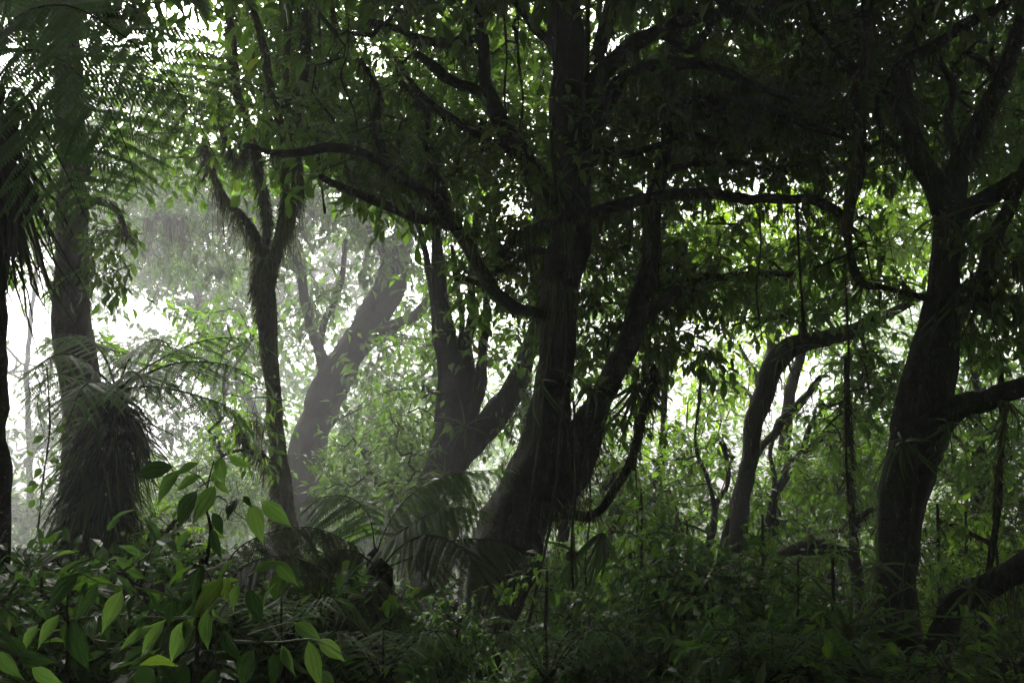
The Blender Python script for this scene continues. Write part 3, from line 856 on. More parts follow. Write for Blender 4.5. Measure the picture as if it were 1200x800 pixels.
t = Tree("thin_sapling", "thin dark sapling left of the slender leaning trunk, forking low", "sapling", 11.4, bark=M_BARK, moss=.3)
t.stem([(812, 760, 9), (816, 700, 9), (822, 650, 9), (831, 618, 9), (838, 590, 7), (852, 565, 5), (850, 520, 4)], "trunk", rough=.25, root=True)
t.stem([(836, 596, 6), (828, 560, 5), (815, 520, 4), (820, 470, 4), (822, 430, 3)], rough=.25)
t.stem([(834, 676, 8), (844, 640, 9), (852, 616, 8), (858, 585, 6)], rough=.25)
t.region(815, 560, 55, 60, 12.0, 1.0, .85, leaf=.12)
t.region(820, 480, 45, 60, 12.5, 1.0, .6, leaf=.12, lite=.1)
t.finish(40, "mid")

t = Tree("upright_sapling", "upright dark stem with mossy side branch just left of the black trunk", "sapling", 9.6, bark=M_BARK, moss=.8)
t.stem([(1009, 780, 14), (1006, 730, 13), (1003, 680, 12), (1001, 640, 13), (1000, 590, 9), (997, 540, 8), (995, 480, 7), (992, 420, 5)], "trunk", rough=.25, root=True)
t.stem([(1000, 646, 9), (980, 642, 9), (955, 638, 16), (930, 640, 12), (912, 648, 5)], rough=.4, moss=2.2)
t.stem([(1002, 625, 9), (1012, 608, 9), (1022, 600, 6)], rough=.3)
t.region(975, 560, 40, 40, 9.9, .5, .5, leaf=.11)
t.region(1000, 470, 45, 60, 10.2, .5, .7, leaf=.11)
t.curtain((912, 645), (985, 645), 240, .06, .25, 9.6, hi=.3)
t.finish(40, "dark")

t = Tree("rusty_tree", "thin forked tree with rusty moss in the bright gap", "tree", 15.0, bark=M_BARK_MOSSY, moss=.8)
t.stem([(876, 640, 12), (880, 560, 11), (884, 500, 10), (888, 460, 10), (896, 430, 9), (900, 400, 8), (896, 370, 6)], "trunk", rough=.25, root=True)
t.stem([(888, 462, 9), (884, 440, 8), (874, 420, 7), (862, 400, 5)], rough=.3)
t.stem([(886, 470, 5), (860, 450, 4), (830, 446, 3)], rough=.3)
t.stem([(818, 440, 5), (824, 418, 6), (845, 405, 6), (862, 385, 4)], rough=.3)
t.region(880, 385, 35, 25, 15.0, .6, .5, leaf=.15, lite=.4)
t.region(850, 430, 60, 45, 16, 1, .45, leaf=.16, lite=.3)
t.region(940, 430, 60, 50, 17, 1, .3, leaf=.17, lite=.1)
t.region(800, 500, 60, 50, 17, 1, .6, leaf=.17, lite=.2)
t.region(760, 440, 30, 50, 16, 1, .8, leaf=.16, lite=.1)
t.finish(0, "lite")

t = Tree("bowed_tree", "pale thin trunk bowing left across the misty hollow, low right of centre", "sapling", 11.0, bark=M_BARK_PALE, moss=.5)
t.stem([(668, 740, 8), (692, 704, 8), (712, 680, 8), (735, 655, 9), (762, 634, 8), (790, 628, 6), (820, 650, 4)], "trunk", rough=.25, root=True)
t.stem([(706, 690, 7), (714, 640, 6), (722, 600, 5), (730, 560, 4)], rough=.25)
t.stem([(785, 700, 9), (783, 660, 9), (786, 640, 6), (792, 600, 4)], rough=.25)
t.region(770, 600, 55, 35, 11.5, .7, .8, leaf=.12)
t.region(740, 570, 45, 60, 12, .7, .8, leaf=.12)
t.finish(40, "mid")

t = Tree("wiry_tree", "wiry dark stem standing at far right above the low bough", "sapling", 7.8, bark=M_BARK, moss=.5)
t.stem([(1136, 830, 9), (1142, 795, 8), (1152, 745, 9), (1155, 705, 7), (1160, 668, 8), (1166, 610, 9), (1171, 535, 8), (1172, 460, 6), (1172, 400, 4)], "trunk", rough=.35, root=True)
t.stem([(1162, 640, 6), (1130, 620, 5, 7.9), (1100, 612, 4, 8.0)], rough=.3)
t.region(1150, 520, 45, 40, 8.4, .5, .35, leaf=.10)
t.finish(30, "dark")

# ------------------------------------------------------------------ leafy trees that close the view
BACK = [
    ("left_backdrop", "faint grey tree beyond the hollow at far left, mostly lost in mist", 39.6, "dark", [(30, 640, 8), (36, 540, 7), (31, 440, 6), (44, 300, 4)], [(20, 230, 50, 60, 39.6, 2.7, 0.8, 0.36, 0), (70, 480, 60, 40, 41.4, 2.7, 0.5, 0.36, 0), (130, 320, 40, 40, 39.6, 1.8, 0.5, 0.36, 0), (30, 500, 60, 50, 38, 2, .9, .34, .1), (50, 580, 70, 40, 34, 2, 1.1, .32, .1), (15, 440, 30, 30, 38, 2, .6, .34, .1), (-150, 300, 110, 220, 24, 2, 1.0, .25, 0)]),
    ("b", "misty tree filling the space between the pole trunk and the twin stem tree", 36, "dark", [(318, 640, 12), (310, 560, 12), (296, 480, 11), (262, 420, 9), (238, 370, 8), (215, 290, 6), (200, 200, 4)], [(195, 230, 85, 62, 36, 3, 1.4, 0.36, 0), (240, 320, 60, 45, 36, 3, 1.1, 0.36, 0), (165, 120, 90, 60, 28.5, 1.8, 1, 0.285, 0), (270, 400, 40, 60, 36, 1.5, 0.8, 0.36, 0), (210, 505, 60, 36, 33, 1.5, 0.7, 0.3, 0.1), (170, 430, 60, 30, 36, 1.5, 0.5, 0.33, 0)]),
    ("n", "faintest tree, a grey shape deep in the mist left of the twin stem trunk", 52.7, "dark", [(262, 620, 10), (258, 540, 9), (248, 440, 8), (236, 340, 6), (230, 240, 4)], [(235, 270, 90, 80, 52.7, 4.65, 1.2, 0.527, 0), (120, 300, 90, 50, 52.7, 4.65, 0.8, 0.527, 0), (150, 420, 90, 40, 52.7, 4.65, 0.9, 0.527, 0), (110, 200, 90, 70, 49.6, 4.65, 1, 0.527, 0), (290, 400, 60, 80, 52.7, 3.1, 0.9, 0.527, 0), (370, 290, 90, 80, 50, 3, 1.3, .5, 0), (450, 420, 70, 50, 50, 3, .8, .5, 0)]),
    ("c", "low leafy tree beside the foot of the tree fern, pale in the mist", 19.5, "mid", [(236, 690, 12), (232, 640, 11), (222, 590, 8), (214, 550, 5)], [(215, 590, 70, 45, 19.5, 1.248, 1, 0.187, 0.1), (270, 560, 50, 60, 20.28, 1.248, 0.7, 0.187, 0.1), (190, 630, 50, 30, 17.94, 0.936, 1.1, 0.172, 0)]),
    ("d", "misty leafy tree between the twin stem trunk and the many stemmed tree", 28.2488, "mid", [(420, 700, 16), (424, 620, 14), (430, 540, 11), (436, 470, 8)], [(448, 535, 52, 55, 28.249, 2.187, 1.2, 0.274, 0.05), (400, 600, 65, 45, 25.515, 1.823, 1.4, 0.238, 0), (470, 610, 50, 50, 25.515, 1.823, 1, 0.238, 0)]),
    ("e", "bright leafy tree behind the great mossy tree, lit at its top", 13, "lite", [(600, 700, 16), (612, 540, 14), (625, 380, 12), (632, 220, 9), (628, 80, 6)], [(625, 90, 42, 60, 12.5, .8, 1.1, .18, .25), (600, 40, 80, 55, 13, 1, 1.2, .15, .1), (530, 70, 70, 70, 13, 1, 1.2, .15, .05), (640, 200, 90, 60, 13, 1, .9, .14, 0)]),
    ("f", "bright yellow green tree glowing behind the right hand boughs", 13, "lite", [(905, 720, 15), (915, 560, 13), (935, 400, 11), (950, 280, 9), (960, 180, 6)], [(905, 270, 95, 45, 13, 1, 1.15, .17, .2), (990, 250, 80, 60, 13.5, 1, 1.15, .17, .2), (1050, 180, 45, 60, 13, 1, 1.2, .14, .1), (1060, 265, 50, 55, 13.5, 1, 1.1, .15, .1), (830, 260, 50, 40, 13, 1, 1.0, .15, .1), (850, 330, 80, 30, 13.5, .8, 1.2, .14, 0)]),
    ("g", "leafy tree closing the view above the bright gap, right of the great tree", 12, "dark", [(760, 730, 14), (768, 600, 12), (778, 480, 9), (790, 380, 6)], [(760, 340, 60, 60, 11.5, .8, 1.1, .13, 0), (760, 640, 60, 50, 12.5, 1, .8, .13, .1), (700, 560, 50, 60, 12, .8, 1.0, .13, .1), (780, 560, 40, 40, 13, 1, .7, .13, 0)]),
    ("h", "dense green tree behind the black trunk at the right edge", 12, "mid", [(1150, 720, 15), (1148, 600, 13), (1145, 480, 10), (1140, 380, 7)], [(1150, 520, 75, 60, 12, 1, 1.7, .13, 0), (1160, 620, 70, 60, 11.5, 1, 2.0, .13, .2), (1130, 420, 70, 45, 12.5, .8, 1.2, .13, 0), (1150, 700, 80, 60, 10.5, .8, 1.8, .12, .1)]),
    ("i", "broad green tree behind the crooked sapling, left of the black trunk", 14.5, "mid", [(960, 720, 16), (965, 640, 14), (972, 560, 10), (980, 480, 7)], [(965, 590, 90, 50, 14.5, 1, 1.7, .14, .15), (1010, 520, 60, 55, 14, 1, 1.5, .14, 0), (900, 640, 70, 40, 14, 1, 1.3, .14, .1), (960, 680, 80, 45, 12.5, .8, 1.6, .12, .1), (980, 410, 60, 25, 14, .6, .7, .14, 0)]),
    ("j", "pale misty tree low in the hollow right of the great trunk", 25.5, "mid", [(745, 760, 14), (748, 690, 12), (755, 640, 9), (770, 600, 6)], [(745, 690, 70, 55, 25.5, 2.25, 1.6, 0.24, 0.25), (800, 650, 50, 50, 25.5, 2.25, 1.3, 0.24, 0.2), (690, 640, 60, 60, 24, 1.5, 1.2, 0.225, 0.1), (780, 740, 70, 50, 22.5, 1.5, 1.4, 0.21, 0.15)]),
    ("k", "leafy tree whose crown hangs above the right edge of the frame", 11, "dark", [(1215, 760, 18), (1210, 600, 16), (1206, 400, 13), (1200, 200, 10), (1190, 60, 7)], [(1160, 130, 70, 110, 10.5, .8, 1.2, .12, 0), (1185, 260, 50, 60, 10, .6, 1.0, .12, 0), (1310, 250, 90, 220, 11, 1, 1.2, .13, 0), (1340, 560, 100, 150, 11, 1, 1.4, .13, 0), (1060, 60, 70, 60, 11, 1, .9, .13, 0), (1100, 130, 60, 70, 11, 1, .8, .13, 0)]),
    ("l", "tall leafy tree spreading over the top, above the left gap", 12, "mid", [(482, 720, 14), (500, 600, 12), (512, 480, 10), (505, 330, 8), (470, 200, 6), (430, 100, 4)], [(390, 60, 90, 65, 12, 1, 1.5, .12, .05), (470, 160, 75, 65, 12.5, 1, 1.6, .12, .1), (420, 150, 50, 40, 12, .6, .9, .14, .25), (500, 200, 60, 50, 12, .8, .9, .14, 0)]),
    ("m", "dark leafy tree massed high behind the upper right boughs", 11.5, "dark", [(625, 760, 16), (680, 560, 14), (735, 400, 11), (772, 280, 8), (810, 160, 6), (850, 60, 4)], [(850, 90, 110, 95, 11, 1, 1.1, .14, 0), (930, 110, 70, 90, 11, 1, .9, .14, 0), (740, 140, 70, 70, 11.5, 1, 1.2, .14, 0), (720, 250, 70, 60, 11.5, 1, 1.0, .14, 0)]),
]
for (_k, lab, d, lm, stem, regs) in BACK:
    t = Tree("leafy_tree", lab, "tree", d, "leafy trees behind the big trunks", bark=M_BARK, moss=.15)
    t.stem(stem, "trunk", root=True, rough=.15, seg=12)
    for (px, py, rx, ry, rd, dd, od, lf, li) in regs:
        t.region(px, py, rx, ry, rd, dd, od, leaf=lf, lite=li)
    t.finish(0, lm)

# mossy bough lying across the misty gap
t = Tree("mossy_bough", "moss hung bough lying level across the misty gap, right of the skirted tree fern", "fallen bough", 6.8, bark=M_BARK_MOSSY, moss=3)
t.stem([(128, 640, 16), (160, 630, 18), (195, 632, 20), (232, 642, 16), (262, 660, 9)], "bough", rough=.35, ridge=.1)
t.stem([(195, 630, 7), (205, 610, 5), (222, 600, 3)], rough=.3)
t.region(190, 612, 40, 20, 6.8, .2, .5, leaf=.07)
t.curtain((130, 640), (258, 655), 500, .06, .3, 6.8, hi=.3)
t.finish(30, "mid")

# ------------------------------------------------------------------ ferns
def unit_pinna(name, mat, n=15, wid=.16, droop=.18):
    V, t3, q = [], [], []
    def z(y): return -droop * y * y
    for s in (0, 1):                       # midrib strip
        pass
    ys = np.linspace(0, 1, 5)
    for y in ys: V += [(-.006, y, z(y)), (.006, y, z(y) + .004)]
    for k in range(4): q.append((2 * k, 2 * k + 1, 2 * k + 3, 2 * k + 2))
    for k in range(n):
        y = (k + .5) / n * .97
        w = wid * (1 - y ** 2.2 * .85) * (1 if y > .08 else .75)
        h = .36 / n
        for s in (-1, 1):
            b = len(V)
            sk = .045
            V += [(0, y - h, z(y)), (s * w * .55, y - h * .9 + sk * .5, z(y) - .01), (s * w, y + sk, z(y) - .035), (s * w * .55, y + h * 1.0 + sk * .5, z(y) - .01), (0, y + h, z(y))]
            q.append((b, b + 1, b + 3, b + 4)); t3.append((b + 1, b + 2, b + 3))
    return mesh_np(name, np.array(V), [np.array(q), np.array(t3)], mat)


PIN = unit_pinna("pinna", M_FERN, 18, .085)
PIN_BIG = unit_pinna("pinna", M_FERN, 22, .095, .10)
PIN_DULL = unit_pinna("pinna", M_FERN_DULL, 20, .095)


def frond(root, base, pts, Lmax, n, pin, droop=.25, r=.009, t0=.14, jit=.10, face=(0, 0, 1.0)):
    """rachis tube = frond; each pinna a sub-part"""
    A = np.array(pts, float)
    W = P(A[:, 0], A[:, 1], A[:, 2])
    p, _ = catmull(W, np.ones(len(W)), .04)
    p = p + noise(p, 1.6)[:, None] * .012
    s = np.concatenate([[0], np.cumsum(np.linalg.norm(np.diff(p, axis=0), axis=1))]); s /= s[-1]
    b = Bag(); tube(b, p, r * (1 - .8 * s), 6, tint=.4)
    f = b.build("frond", M_TWIG, base, root, True)
    T = unit(np.gradient(p, axis=0))
    for k in range(n):
        t = t0 + (1 - t0) * (k + .5) / n
        i = int(np.searchsorted(s, t)); i = min(max(i, 1), len(p) - 1)
        side = unit(np.cross(T[i], face) + 1e-6)
        L = Lmax * max(.10, (1 - ((t - .42) / .62) ** 2))
        for sg in (-1, 1):
            if rng.random() < .03: continue
            d = side * sg * .9 + T[i] * (.35 + .25 * t) + np.array([0, 0, -droop]) + rng.normal(size=3) * jit
            N = np.array(face, float) + T[i] * -.2 + rng.normal(size=3) * .15
            o = bpy.data.objects.new("pinna", pin); COL.objects.link(o)
            o.parent = f
            l = float(L * rng.uniform(.9, 1.08))
            o.matrix_local = mat_from(d, N, p[i] - base, l, l, l)
    return f


def fern(name, label, cat, crown, fronds, Lmax, n, pin, droop=.25, r=.009, trunk=None, group=None, tw=None, face=(0, 0, 1.0)):
    c = P(*crown)
    g = np.array([c[0], c[1], float(ground_z(c[0], c[1]))])
    root = empty(name, g, label, cat, group)
    tr = trunk or [(crown[0], crown[1], crown[2])]
    tp = [P(*q) for q in tr]
    tp = np.array(([g - [0, 0, .2]] if tp[0][2] > g[2] else []) + tp)
    if len(tp) > 1:
        w = tw or .05
        p, rr = catmull(tp, np.linspace(w * 1.3, w, len(tp)), .08)
        b = Bag(); tube(b, p, rr, 14, .25, 0, 8)
        b.build("trunk", M_BARK, g, root, True)
    for f in fronds:
        frond(root, g, f, Lmax, n, pin, droop, r, face=face)
    return root, g


# tall tree fern at the left edge, its fronds arching into the top left corner
cr = (-14, 104, 4.3)
root, g = fern("tall_tree_fern", "tall tree fern at the left edge, big fronds arching across the top left corner", "tree fern", cr, [
    [(*cr,), (10, 30, 4.0), (70, 6, 3.7), (135, 36, 3.5), (190, 82, 3.4), (232, 140, 3.3), (256, 190, 3.3)],
    [(*cr,), (24, 62, 4.1), (72, 72, 3.9), (118, 116, 3.7), (146, 172, 3.6), (160, 226, 3.6)],
    [(*cr,), (20, 108, 4.2), (48, 150, 4.0), (78, 205, 3.9), (104, 262, 3.9)],
    [(*cr,), (-20, 20, 4.1), (20, -50, 3.9), (90, -70, 3.7), (150, -40, 3.6)],
    [(*cr,), (-40, 60, 4.6), (-20, 10, 5.0), (50, 0, 5.4), (110, 40, 5.7), (150, 100, 5.8)],
], .46, 24, PIN_BIG, droop=.16, r=.007, face=(.1, -.85, .55), trunk=[(-14, 760, 4.4), (-12, 500, 4.4), (-13, 300, 4.3), cr], tw=.075)
b = Bag()
n = 420
h = rng.uniform(0, 1, n)
B0 = P(-14 + rng.normal(0, 14, n), 110 + h * 110, 4.3 + rng.normal(0, .07, n))
ribbons(b, B0, np.stack([rng.normal(.1, .45, n), rng.normal(-.1, .4, n), -np.ones(n)], 1), rng.uniform(.25, .75, n), rng.uniform(.012, .03, n), np.clip(rng.normal(.25, .2, n), 0, 1), .35, 4)
b.build("dead_fronds", M_DEAD, g, root, False, "stuff")

# squat tree fern in a skirt of hanging dead fronds
c = (138, 456, 6.5)
root, g = fern("skirted_tree_fern", "tree fern with shaggy skirt of hanging fronds in front of the pale trunk", "tree fern", c, [
    [c, (170, 438, 6.4), (215, 424, 6.2), (265, 428, 6.0), (308, 452, 5.9)],
    [c, (180, 452, 6.6), (230, 462, 6.8), (275, 482, 6.9), (302, 516, 7.0)],
    [c, (175, 428, 6.9), (230, 402, 7.3), (280, 398, 7.6), (322, 414, 7.8)],
    [c, (110, 430, 6.4), (80, 414, 6.2), (50, 424, 6.0), (34, 452, 5.9)],
    [c, (100, 444, 6.8), (62, 438, 7.0), (46, 468, 7.1), (54, 512, 7.1)],
    [c, (120, 412, 6.9), (95, 394, 7.4), (60, 398, 7.8), (36, 420, 8.0)],
    [c, (158, 412, 6.3), (186, 398, 6.0), (208, 416, 5.7)],
    [c, (150, 436, 6.1), (166, 444, 5.7), (176, 482, 5.4)],
    [c, (118, 446, 6.1), (95, 456, 5.7), (78, 500, 5.5)],
], .36, 16, PIN, droop=.4, face=(0, -.25, .95), r=.010, trunk=[(106, 700, 6.6), (112, 620, 6.6), (122, 550, 6.55), (132, 495, 6.5), c], tw=.085)
b = Bag()
n = 1500
nt_, per_ = 150, 15                      # ragged tufts, each a fan of strands
h = rng.uniform(0, 1, nt_)
th = rng.uniform(0, 2 * math.pi, nt_)
rad = .09 + .05 * h
T0 = P(138 - 30 * h + rng.normal(0, 2, nt_), 468 + h * 165, np.full(nt_, 6.53)) + np.stack([np.cos(th) * rad, np.sin(th) * rad, 0 * th], 1)
ow = (.9 - .5 * h) * rng.uniform(.5, 1.3, nt_)
TD = np.stack([np.cos(th) * ow, np.sin(th) * ow, .3 - .9 * rng.random(nt_) - .3 * h], 1)
TL = rng.uniform(.12, .40, nt_)
tk = np.repeat(np.arange(nt_), per_); n = len(tk)
ribbons(b, T0[tk] + rng.normal(size=(n, 3)) * .02, TD[tk] + rng.normal(size=(n, 3)) * .28, TL[tk] * rng.uniform(.5, 1.15, n), rng.uniform(.008, .026, n), np.clip(np.repeat(rng.uniform(0, 1, nt_), per_) + rng.normal(0, .12, n), 0, 1), rng.uniform(.5, 1.6, n), 6)
b.build("dead_fronds", M_DEAD, g, root, False, "stuff")
for k in range(130):
    th = rng.uniform(math.pi * .95, math.pi * 2.05); hh = rng.uniform(0, 1); el = rng.uniform(-.7, .45)
    q = P(136 - 26 * hh, 480 + hh * 160, 6.53) + np.array([math.cos(th) * .14, math.sin(th) * .14, 0])
    leaf_part("blade", STRAP, root, g, q, np.array([math.cos(th) * math.cos(el), math.sin(th) * math.cos(el), math.sin(el) - .15]), np.array([math.cos(th) * .3, math.sin(th) * .3, .9]) + rng.normal(size=3) * .2, rng.uniform(.18, .42), rng.uniform(.02, .035))

# arching ferns low in the middle
c = (446, 666, 4.6)
fern("arching_fern", "dark fern arching over the foot of the great mossy tree", "fern", c, [
    [c, (470, 640, 4.5), (505, 627, 4.4), (545, 644, 4.2), (577, 692, 4.1), (603, 756, 4.0)],
    [c, (490, 650, 4.7), (530, 634, 4.9), (580, 634, 5.0), (625, 655, 5.1)],
    [c, (420, 645, 4.6), (390, 645, 4.5), (360, 668, 4.5)],
    [c, (436, 690, 4.3), (410, 720, 4.1), (395, 770, 4.0)],
], .27, 28, PIN_DULL, droop=.55, face=(0, -.3, .95), r=.006, tw=.06)
c = (440, 650, 5.2)
fern("green_fern", "fresh green fern frond reaching up left of the great mossy trunk", "fern", c, [
    [c, (456, 612, 5.2), (484, 578, 5.2), (535, 556, 5.2), (602, 550, 5.2)],
    [c, (430, 604, 5.4), (402, 582, 5.6), (356, 586, 5.8)],
    [c, (470, 622, 5.0), (520, 596, 4.9), (570, 600, 4.8)],
], .36, 28, PIN, droop=.5, face=(0, -.3, .95), r=.005, tw=.05)
c = (252, 706, 4.2)
fern("brown_fern", "dull brown fern bent over beside the twin stem trunk's foot", "fern", c, [
    [c, (272, 650, 4.3), (315, 624, 4.4), (370, 618, 4.5), (424, 640, 4.6)],
    [c, (288, 662, 4.2), (338, 652, 4.1), (392, 678, 4.1)],
    [c, (240, 668, 4.3), (200, 660, 4.4), (160, 690, 4.5)],
], .30, 26, PIN_DULL, droop=.55, face=(0, -.3, .95), r=.005, tw=.05)
for k, (cx, cy_, d, lab) in enumerate([(448, 800, 3.5, "small fern low in the bottom middle, below the arching fern"),
                                        (330, 760, 3.6, "small fern among the broad leaves near the bottom left"),
                                        (640, 800, 4.2, "small fern right of the great tree's foot"),
                                        (905, 800, 4.6, "small fern under the shrubs left of the black trunk")]):
    c = (cx, cy_, d)
    fr = []
    for a in np.linspace(.2, 2 * math.pi + .2, 8)[:-1]:
        dx, dd = math.cos(a) * 95, math.sin(a) * .35
        fr.append([c, (cx + dx * .4, cy_ - 48, d + dd * .5), (cx + dx * .8, cy_ - 58, d + dd), (cx + dx * 1.15, cy_ - 18, d + dd * 1.4)])
    fern("small_fern", lab, "fern", c, fr, .14, 14, PIN, droop=.3, r=.005, tw=.03, group="small ferns on the forest floor")

# ------------------------------------------------------------------ strap leaved plants growing on the trunks
def epiphyte(label, at, L, n, up=(0, 0, 1), pend=0.0, w=.04, seed=None, rad=.03):
    c = P(*at)
    root = empty("epiphyte", c, label, "epiphyte", "strap leaved epiphytes on the trunks and boughs")
    up = unit(np.array(up, float))
    x = unit(np.cross(up, [.3, .8, .1])); y = np.cross(up, x)
    b = Bag()
    tube(b, np.array([c - up * .06, c, c + up * .03]), np.array([.03, .045, .02]), 8, .3, 0, 9)
    b.build("root_clump", M_BARK_MOSSY, c, root, True)
    for k in range(n):
        th = k * 2.4 + rng.normal(0, .25)
        el = rng.uniform(-.5, 1.0)
        r_ = math.cos(th) * x + math.sin(th) * y
        A = r_ * math.cos(el) + up * math.sin(el) + np.array([0, 0, -pend - .25])
        l = L * rng.uniform(.4, 1.2)
        if rng.random() < .25: continue
        leaf_part("blade", STRAP if rng.random() < .75 else STRAP2, root, c, c + r_ * rad, A, up + r_ * .1 + np.array([0, 0, .3]), l, w * rng.uniform(.7, 1.2))
    return root


EPI = [("strap leaved plant on the great trunk just above its fork", (690, 455, 7.55), .34, 16, (.3, -.8, .6), .3),
       ("strap leaved plant hanging under the great tree's right stem", (745, 455, 7.7), .42, 18, (.5, -.7, .1), .8),
       ("strap leaved plant on the left flank of the great trunk, halfway up", (632, 450, 7.6), .32, 14, (-.8, -.5, .5), .2),
       ("large strap leaved plant hanging beside the great trunk's right foot", (706, 628, 7.4), .60, 22, (.5, -.6, .5), .7),
       ("strap leaved plant lower on the great trunk's right flank", (672, 650, 7.4), .45, 16, (.7, -.6, .3), .5),
       ("strap leaved plant at the great tree's foot, left side", (560, 735, 7.1), .42, 18, (-.6, -.7, .5), .3),
       ("strap leaved plant at the great tree's foot, right side", (596, 745, 7.1), .45, 18, (.3, -.9, .4), .4),
       ("strap leaved plant high on the great trunk", (655, 215, 7.6), .34, 14, (-.4, -.8, .5), .1),
       ("strap leaved plant where the leftward boughs of the great tree join", (556, 270, 7.3), .26, 14, (0, -.3, 1), .0),
       ("strap leaved plant sitting on the long horizontal bough", (820, 222, 7.1), .26, 14, (0, -.2, 1), .0),
       ("strap leaved plant at the right end of the long horizontal bough", (945, 232, 6.9), .28, 14, (.1, -.3, 1), .1),
       ("strap leaved plant high on the hooked limb left of the black trunk", (1004, 100, 6.7), .32, 16, (-.4, -.5, .6), .2),
       ("strap leaved plant low on the hooked limb left of the black trunk", (992, 265, 6.75), .24, 12, (-.5, -.5, .5), .2),
       ("strap leaved plant in the fork of the black trunk", (1106, 255, 6.75), .30, 16, (0, -.5, .9), .1),
       ("strap leaved plant on the black trunk below its right bough", (1112, 500, 6.8), .36, 16, (.7, -.6, .2), .5),
       ("strap leaved plant on the left flank of the black trunk, midway", (1058, 520, 6.75), .30, 14, (-.7, -.6, .3), .3),
       ("strap leaved plant on the black trunk's left flank, low", (1030, 665, 6.8), .34, 16, (-.7, -.6, .3), .4),
       ("strap leaved plant under the black trunk's upper right limb", (1140, 335, 6.7), .42, 18, (.3, -.6, .2), .9),
       ("strap leaved plant at the right edge under the thick bough", (1180, 475, 6.5), .36, 16, (.2, -.5, -.2), .8),
       ("strap leaved plant on the low bough at the bottom right", (1140, 690, 6.15), .26, 14, (0, -.4, 1), .0),
       ("strap leaved plant on the bend of the slender leaning trunk", (915, 418, 10.3), .34, 14, (-.4, -.6, .7), .2),
       ("strap leaved plant on the leaning trunk's far end", (1010, 378, 10.3), .34, 14, (0, -.6, .6), .5),
       ("strap leaved plant in the fork of the twin stem trunk", (308, 300, 9.75), .32, 14, (0, -.5, .9), .1),
       ("strap leaved plant halfway down the twin stem trunk", (322, 470, 9.75), .30, 14, (.5, -.8, .3), .4),
       ("strap leaved plant low on the many stemmed tree", (520, 560, 11.5), .45, 16, (.2, -.9, .4), .4),
       ("strap leaved plant where the many stemmed tree divides", (545, 500, 11.6), .42, 16, (.3, -.7, .7), .2),
       ("strap leaved plant on the mossy side branch of the upright sapling", (950, 630, 9.5), .22, 14, (0, -.2, 1), .0)]
for lab, at, L, n, up, pend in EPI:
    epiphyte(lab, at, L, n, up, pend, w=.026 if L < .4 else .036)

# grassy strap plants on the ground at the left edge
for lab, (px, d), L, n in [("grassy tuft at the left edge beside the tree fern's foot", (24, 5.6), .9, 40),
                           ("grassy tuft right below the skirted tree fern", (96, 5.5), .75, 36),
                           ("grassy tuft left of the black trunk's foot", (985, 5.6), .7, 34)]:
    x = (px - 600) / FPX * d
    g = np.array([x, d, float(ground_z(x, d))])
    root = empty("grassy_tuft", g, lab, "plant", "grassy tufts on the forest floor")
    hgt = .9
    b = Bag(); tube(b, np.array([g - [0, 0, .1], g + [0, 0, hgt * .5], g + [0, 0, hgt]]), np.array([.09, .07, .03]), 10, .3, 0, 9)
    b.build("stem", M_BARK_MOSSY, g, root, True)
    for k in range(n):
        th = k * 2.4 + rng.normal(0, .3); el = rng.uniform(.2, 1.3)
        A = np.array([math.cos(th) * math.cos(el), math.sin(th) * math.cos(el), math.sin(el)])
        leaf_part("blade", STRAP, root, g, g + [0, 0, rng.uniform(.3, 1) * hgt], A, np.array([0, 0, 1.0]) + A * .01, L * rng.uniform(.6, 1.1), rng.uniform(.02, .035))

# ------------------------------------------------------------------ hanging vines
VINES = [("long thin vine hanging straight down right of the great tree's foot", [(672, 470), (674, 560), (671, 640), (675, 720), (672, 830)], 7.2, 3.2),
         ("second vine, wavier, hanging close by the straight one", [(684, 500), (690, 580), (686, 660), (694, 760), (690, 830)], 7.6, 2.2),
         ("vine hanging in the bright gap right of the great tree", [(744, 470), (745, 540), (747, 600), (742, 680), (745, 780)], 8.4, 2.4),
         ("thick vine along the great trunk's left face", [(690, -20), (686, 80), (676, 200), (668, 300), (650, 380), (640, 460), (630, 540), (610, 640)], 7.55, 6),
         ("pale vine running down the middle of the great trunk", [(655, -20), (652, 90), (648, 180), (660, 300), (664, 420), (655, 520), (640, 640), (615, 760)], 7.5, 4),
         ("straight vine hanging before the bright leaves left of the great trunk", [(611, -10), (609, 60), (613, 120), (606, 180)], 7.7, 3.2),
         ("slender vine left of the straight one before the bright leaves", [(590, -10), (596, 60), (592, 110), (597, 160)], 7.8, 2.5),
         ("vine looping among the boughs at the top middle left", [(410, 20), (408, 60), (400, 90), (415, 130), (420, 170)], 8.0, 2),
         ("vine dangling before the right hand glow, left of the hooked limb", [(935, 236), (938, 300), (942, 360), (940, 412)], 6.95, 3.4),
         ("vine trailing from the long bough toward the leaning trunk", [(890, 232), (893, 290), (889, 340), (894, 396)], 7.0, 2.2),
         ("vine hanging below the hooked limb toward the upright sapling", [(992, 330), (994, 420), (990, 500), (996, 590)], 6.8, 2.6),
         ("vine hanging at the right edge under the bough", [(1178, 470), (1174, 540), (1166, 610), (1172, 690)], 6.6, 3.0),
         ("leafy vine hanging left of the pale trunk", [(52, 430), (56, 500), (50, 560), (46, 622)], 6.9, 2.0),
         ("vine swinging from the twin stem tree's top", [(372, -10), (376, 80), (372, 160), (380, 250)], 9.6, 3),
         ("vine down the black trunk's face", [(1112, 260), (1100, 360), (1078, 470), (1070, 600), (1048, 740)], 6.65, 4)]
